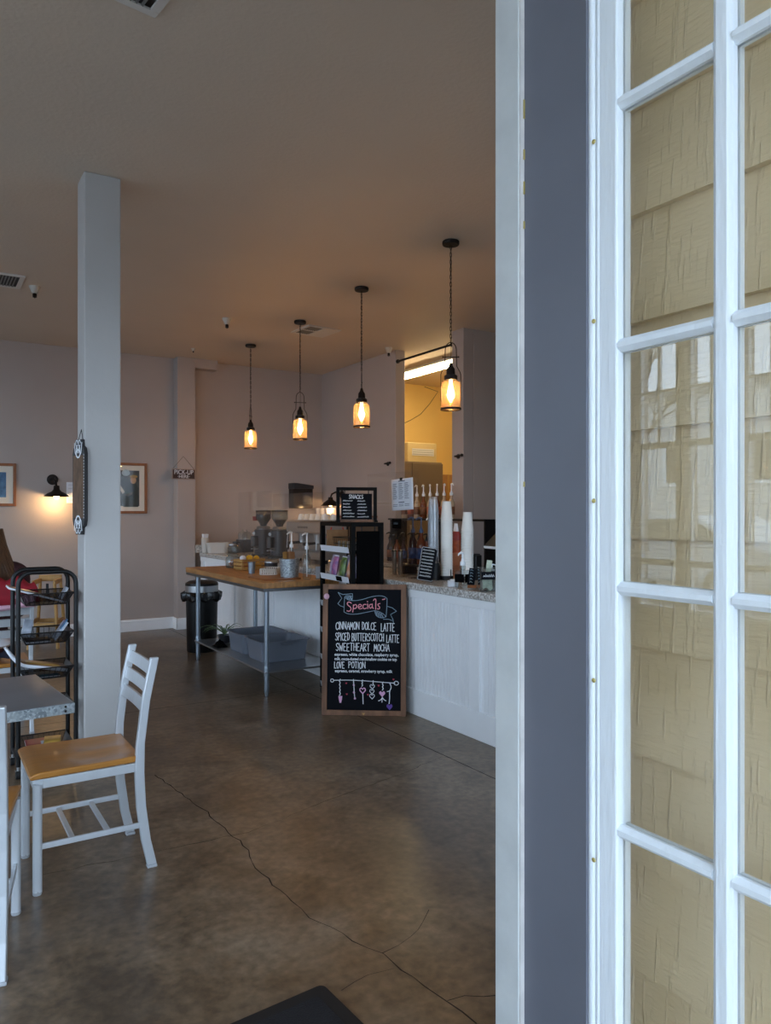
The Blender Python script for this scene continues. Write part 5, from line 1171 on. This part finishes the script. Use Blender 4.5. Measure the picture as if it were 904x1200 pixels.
# cups
def cup_stack(loc, n_, r_, h_, pitch, m_, lb, top_lb, grp, cat='cup', name='paper_cup', up=False, first=0):
    base = None
    for k in range(n_):
        l_ = top_lb if k == n_ - 1 else lb
        z = loc[2] + first + k * pitch
        if base is None:
            base = thing(name, l_, cat, (loc[0], loc[1], z), 0, grp)
            if up: pr = [(r_ * .68, .002), (r_ * .7, 0), (r_ * .97, h_ - .006), (r_ * 1.04, h_ - .004), (r_ * 1.04, h_), (r_ * .955, h_), (r_ * .67, .004)]
            else: pr = [(r_ * .955, .002), (r_ * 1.04, 0), (r_ * 1.04, .005), (r_ * .97, .007), (r_ * .72, h_), (r_ * .69, h_ - .004), (.001, h_ - .006)]
            MB().lathe(pr, n=22, cap=False).build('cup_wall', m_, base)
        else: dup(base, (loc[0], loc[1], z), 0, l_)
for k, (v, u, lb, h_) in enumerate(((3.35, 4.655, 'black cup holder under the clear cups', .13), (3.445, 4.612, 'black cup holder under the tallest paper cup stack', .03), (3.55, 4.49, 'black cup holder under the shorter paper cup stack', .03))):
    o = thing('cup_holder', lb, 'holder', (v, u, CZ)); MB().lathe([(.054, 0), (.054, .008), (.05, .012), (.05, h_)], n=24).build('ring', M['black'], o)
    for a in (0, 120, 240): MB().tube([(.053 * math.cos(R(a + 30)), .053 * math.sin(R(a + 30)), 0.01), (.053 * math.cos(R(a + 30)), .053 * math.sin(R(a + 30)), h_ + .05)], .004, n=6).build('prong', M['black'], o)
cup_stack((3.35, 4.655, CZ + .132), 22, .043, .11, .0185, M['clear_cup'], 'clear plastic cup nested in the tall clear stack', 'topmost clear plastic cup of the clear stack', 'clear cups in a stack', name='clear_cup')
cup_stack((3.445, 4.612, CZ + .032), 22, .046, .135, .0205, M['cup'], 'white paper cup nested in the taller white stack', 'topmost white paper cup of the taller stack', 'white paper cups in the taller stack')
cup_stack((3.55, 4.49, CZ + .032), 18, .046, .135, .0205, M['cup'], 'white paper cup nested in the shorter white stack', 'topmost white paper cup of the shorter stack', 'white paper cups in the shorter stack')
M['peach_cup'] = mat('peach_cup', (212, 150, 118), .6)
cup_stack((3.62, 4.715, CZ), 6, .045, .10, .019, M['peach_cup'], 'peach coloured cup nested in the low stack between the white stacks', 'topmost peach coloured cup of the low stack', 'peach cups between the white stacks', name='peach_cup')
M['red_cap'] = mat('red_cap', (150, 52, 48), .4)
for k, (v, u) in enumerate(((3.69, 4.805), (3.722, 4.87))):
    o = thing('sauce_bottle', ('orange sauce bottle with a white nozzle between the cup stacks, the left one', 'orange sauce bottle with a white nozzle between the cup stacks, the right one')[k], 'bottle', (v, u, CZ)); MB().lathe([(.03, 0), (.032, .2), (.032, .29)], n=18).build('bottle_body', M['label_orange'], o)
    MB().lathe([(.033, .29), (.033, .34), (.02, .36)], n=18).build('red_cap', M['red_cap'], o); MB().lathe([(.014, .36), (.013, .38), (.005, .425)], n=12).build('nozzle', M['white'], o)
pump_bottle('square clear bottle with a white pump and black label on the bar', (3.20, 4.10, CZ), .042, .19, 'jar', 20, True, ph=.085, lab='black_matte')
tgc = thing('chalk_tag', 'small black chalk tag on a wooden foot beside the tip jar', 'tag', (3.165, 3.955, CZ + .008), -38); tgc.rotation_euler[0] = R(-14)
MB().box((0, 0, .075), (.05, .006, .115), (0, R(9), 0)).build('board', M['slate'], tgc); MB().box((0, .005, .009), (.06, .03, .018)).build('wooden_foot', M['wood_frame'], tgc); q = MB()
for r_ in range(5): q.ribbon([(-.016 + .01 * (k % 3) + .004 * r_ * .4, .035 + .02 * r_ + (k % 2) * .01) for k in range(4)], .003, -.0042)
q.build('chalk_scribble', M['chalk_grey'], tgc)
tj = thing('tip_jar', 'square clear tip jar of green banknotes with a black label', 'jar', (3.165, 3.795, CZ + .006), -30)
b_ = rrect(.11, .11, .015); n = len(b_); MB().add([(x, y, z) for z in (0, .15) for x, y in b_], [(k, (k + 1) % n, n + (k + 1) % n, n + k) for k in range(n)] + [tuple(range(n - 1, -1, -1))]).build('glass_body', M['jar'], tj, solid=.003)
M['note'] = mat('banknote', (206, 213, 190), .8, noise=.3, nscale=40)
for k in range(5): MB().grid(5, 3, lambda u, v, k=k: ((u - .5) * .06, -.03 + .015 * k + .006 * math.sin(u * 4 + k), .012 + v * .075 + .01 * math.sin(u * 6))).build('banknote', M['note'], tj, rot=(0, R(3 * (k - 2)), 0))
MB().box((.012, .012, .15), (.035, .004, .09), (R(4), R(6), 0)).build('banknote', M['note'], tj)
lb_ = MB().bx(-.05, .05, -.0595, -.0575, .075, .125).build('label_board', M['slate'], tj); q = MB()
for k in range(6): q.ribbon([(-.036 + k * .012, .092), (-.032 + k * .012, .092 + rs.uniform(.01, .02)), (-.026 + k * .012, .094)], .003, -.0598)
q.build('chalk_scribble', M['chalk'], tj)
nx = thing('napkin_box', 'small white box on the bar edge before the paper cups', 'box', (3.165, 4.165, CZ), -30); MB().bx(-.035, .035, -.025, .025, 0, .042).build('box_body', M['paper'], nx, bevel=.003); MB().bx(-.02, .02, -.012, .012, .042, .05).build('tissue', M['white'], nx)
bx_ = thing('black_canister', 'narrow black canister behind the tip jar', 'canister', (3.62, 4.47, CZ)); MB().bx(-.03, .03, -.03, .03, 0, .19).build('can_body', M['black'], bx_, bevel=.006); MB().bx(-.02, .02, -.02, .02, .19, .2).build('can_lid', M['plastic_dark'], bx_)
wb = thing('white_canister', 'pale canister box near the white screen at the bar', 'canister', (3.34, 3.86, CZ), -20); MB().bx(-.08, .05, -.08, .05, 0, .105).build('can_body', mat('pale_box', (150, 150, 146), .5), wb, bevel=.004); MB().bx(-.082, .052, -.082, .052, .105, .112).build('can_lid', M['tag_grey'], wb)
bo = thing('letter_sign', 'black letter sign with white capitals above the pale canister', 'sign', (3.36, 3.855, CZ + .1125), -40); MB().bx(-.10, .10, -.012, .012, 0, .068).build('board', M['black_matte'], bo, bevel=.003)
write('DUCK', -.085, .085, .014, .054, .008, 'white_lettering', bo, yc=-.0126)
ps_ = thing('pos_screen', 'white tilted till screen at the right end of the bar', 'screen', (3.62, 4.17, CZ), -100)
MB().prism([(-.10, .0), (.10, .0), (.06, .02), (-.06, .02)], -.08, .08, MX).build('foot', M['white'], ps_); MB().box((0, .0, .15), (.03, .03, .27)).build('stem', M['white'], ps_)
MB().box((0, -.02, .31), (.26, .02, .17), (R(-48), 0, 0)).build('bezel', M['white'], ps_, bevel=.006); MB().box((0, -.029, .319), (.235, .004, .15), (R(-48), 0, 0)).build('screen_glass', M['black'], ps_)
# ================================================================ street outside the left windows (seen mirrored in the door glass)
bl_ = thing('building', 'pale building across the street, mirrored in the door glass', 'building', (-26, 22, -.02))
MB().bx(-6, 0, -16, 16, 0, 6.5).build('facade_block', mat('pale_render', (206, 206, 204), .8), bl_)
MB().bx(-.02, .06, -16, 16, 0, .9).build('brick_base', mat('brick_base', (150, 108, 88), .8), bl_)
MB().bx(-6.2, .25, -16.2, 16.2, 6.5, 6.8).build('roof_edge', mat('roof_grey', (120, 122, 126), .7), bl_)
for k in range(8):
    f_ = MB().bx(0, .08, -14.5 + 4 * k, -12.7 + 4 * k, 2.6, 4.6).build('window', M['white'], bl_); MB().bx(.081, .1, -14.3 + 4 * k, -12.9 + 4 * k, 2.75, 4.45).build('pane', M['plastic_dark'], f_)
def make_car(label, loc, rz, paint):
    o = thing('parked_car', label, 'car', loc, rz, 'cars parked on the street')
    prof = [(-2.2, .35), (2.15, .35), (2.25, .55), (2.15, .82), (1.25, .98), (.55, 1.42), (-.9, 1.45), (-1.7, 1.05), (-2.2, .95), (-2.28, .6)]
    MB().prism(prof, -.86, .86, MX).build('body', mat('car_paint', paint, .25, coat=.6), o, bevel=.06)
    win = [(1.1, 1.0), (.5, 1.37), (-.85, 1.40), (-1.5, 1.05)]
    MB().prism(win, -.868, .868, MX).build('side_window', mat('car_glass', (40, 48, 54), .1), o)
    for x in (-1.4, 1.4):
        for s in (-1, 1):
            w_ = MB().cyl((x, s * .74, .32), (x, s * .88, .32), .32, n=22).build('wheel', M['rubber'], o); MB().cyl((x, s * .875, .32), (x, s * .885, .32), .2, n=16).build('hubcap', M['steel'], w_)
    for s in (-1, 1): MB().box((2.2, s * .6, .7), (.08, .3, .12)).build('headlamp', M['paper'], o)
    return o
make_car('silver car parked nearer the shop windows, mirrored in the door glass', (-9.5, 8.3, -.02), 90, (190, 194, 198))
make_car('dark blue car parked farther along the street, mirrored in the door glass', (-9.8, 13.4, -.02), 92, (66, 78, 96))
tr = thing('bare_tree', 'leafless street tree behind the parked cars, mirrored in the door glass', 'tree', (-12.5, 11.6, -.02))
tbm = MB()
def branch(p, d, ln, r_, n_):
    q = p + d * ln * .5 + Vector((rnd.uniform(-1, 1), rnd.uniform(-1, 1), 0)) * ln * .06; e = p + d * ln
    tbm.tube([p, q, e], [r_, r_ * .85, r_ * .7], n=5)
    if n_:
        for _ in range(3):
            nd = (d + Vector((rnd.uniform(-1, 1), rnd.uniform(-1, 1), rnd.uniform(-.2, .7))) * .75).normalized(); branch(e, nd, ln * rnd.uniform(.62, .8), r_ * .62, n_ - 1)
branch(Vector((0, 0, 0)), Vector((0, 0, 1)), 1.9, .12, 5)
tbm.build('trunk_and_branches', mat('bark', (84, 76, 70), .9), tr)
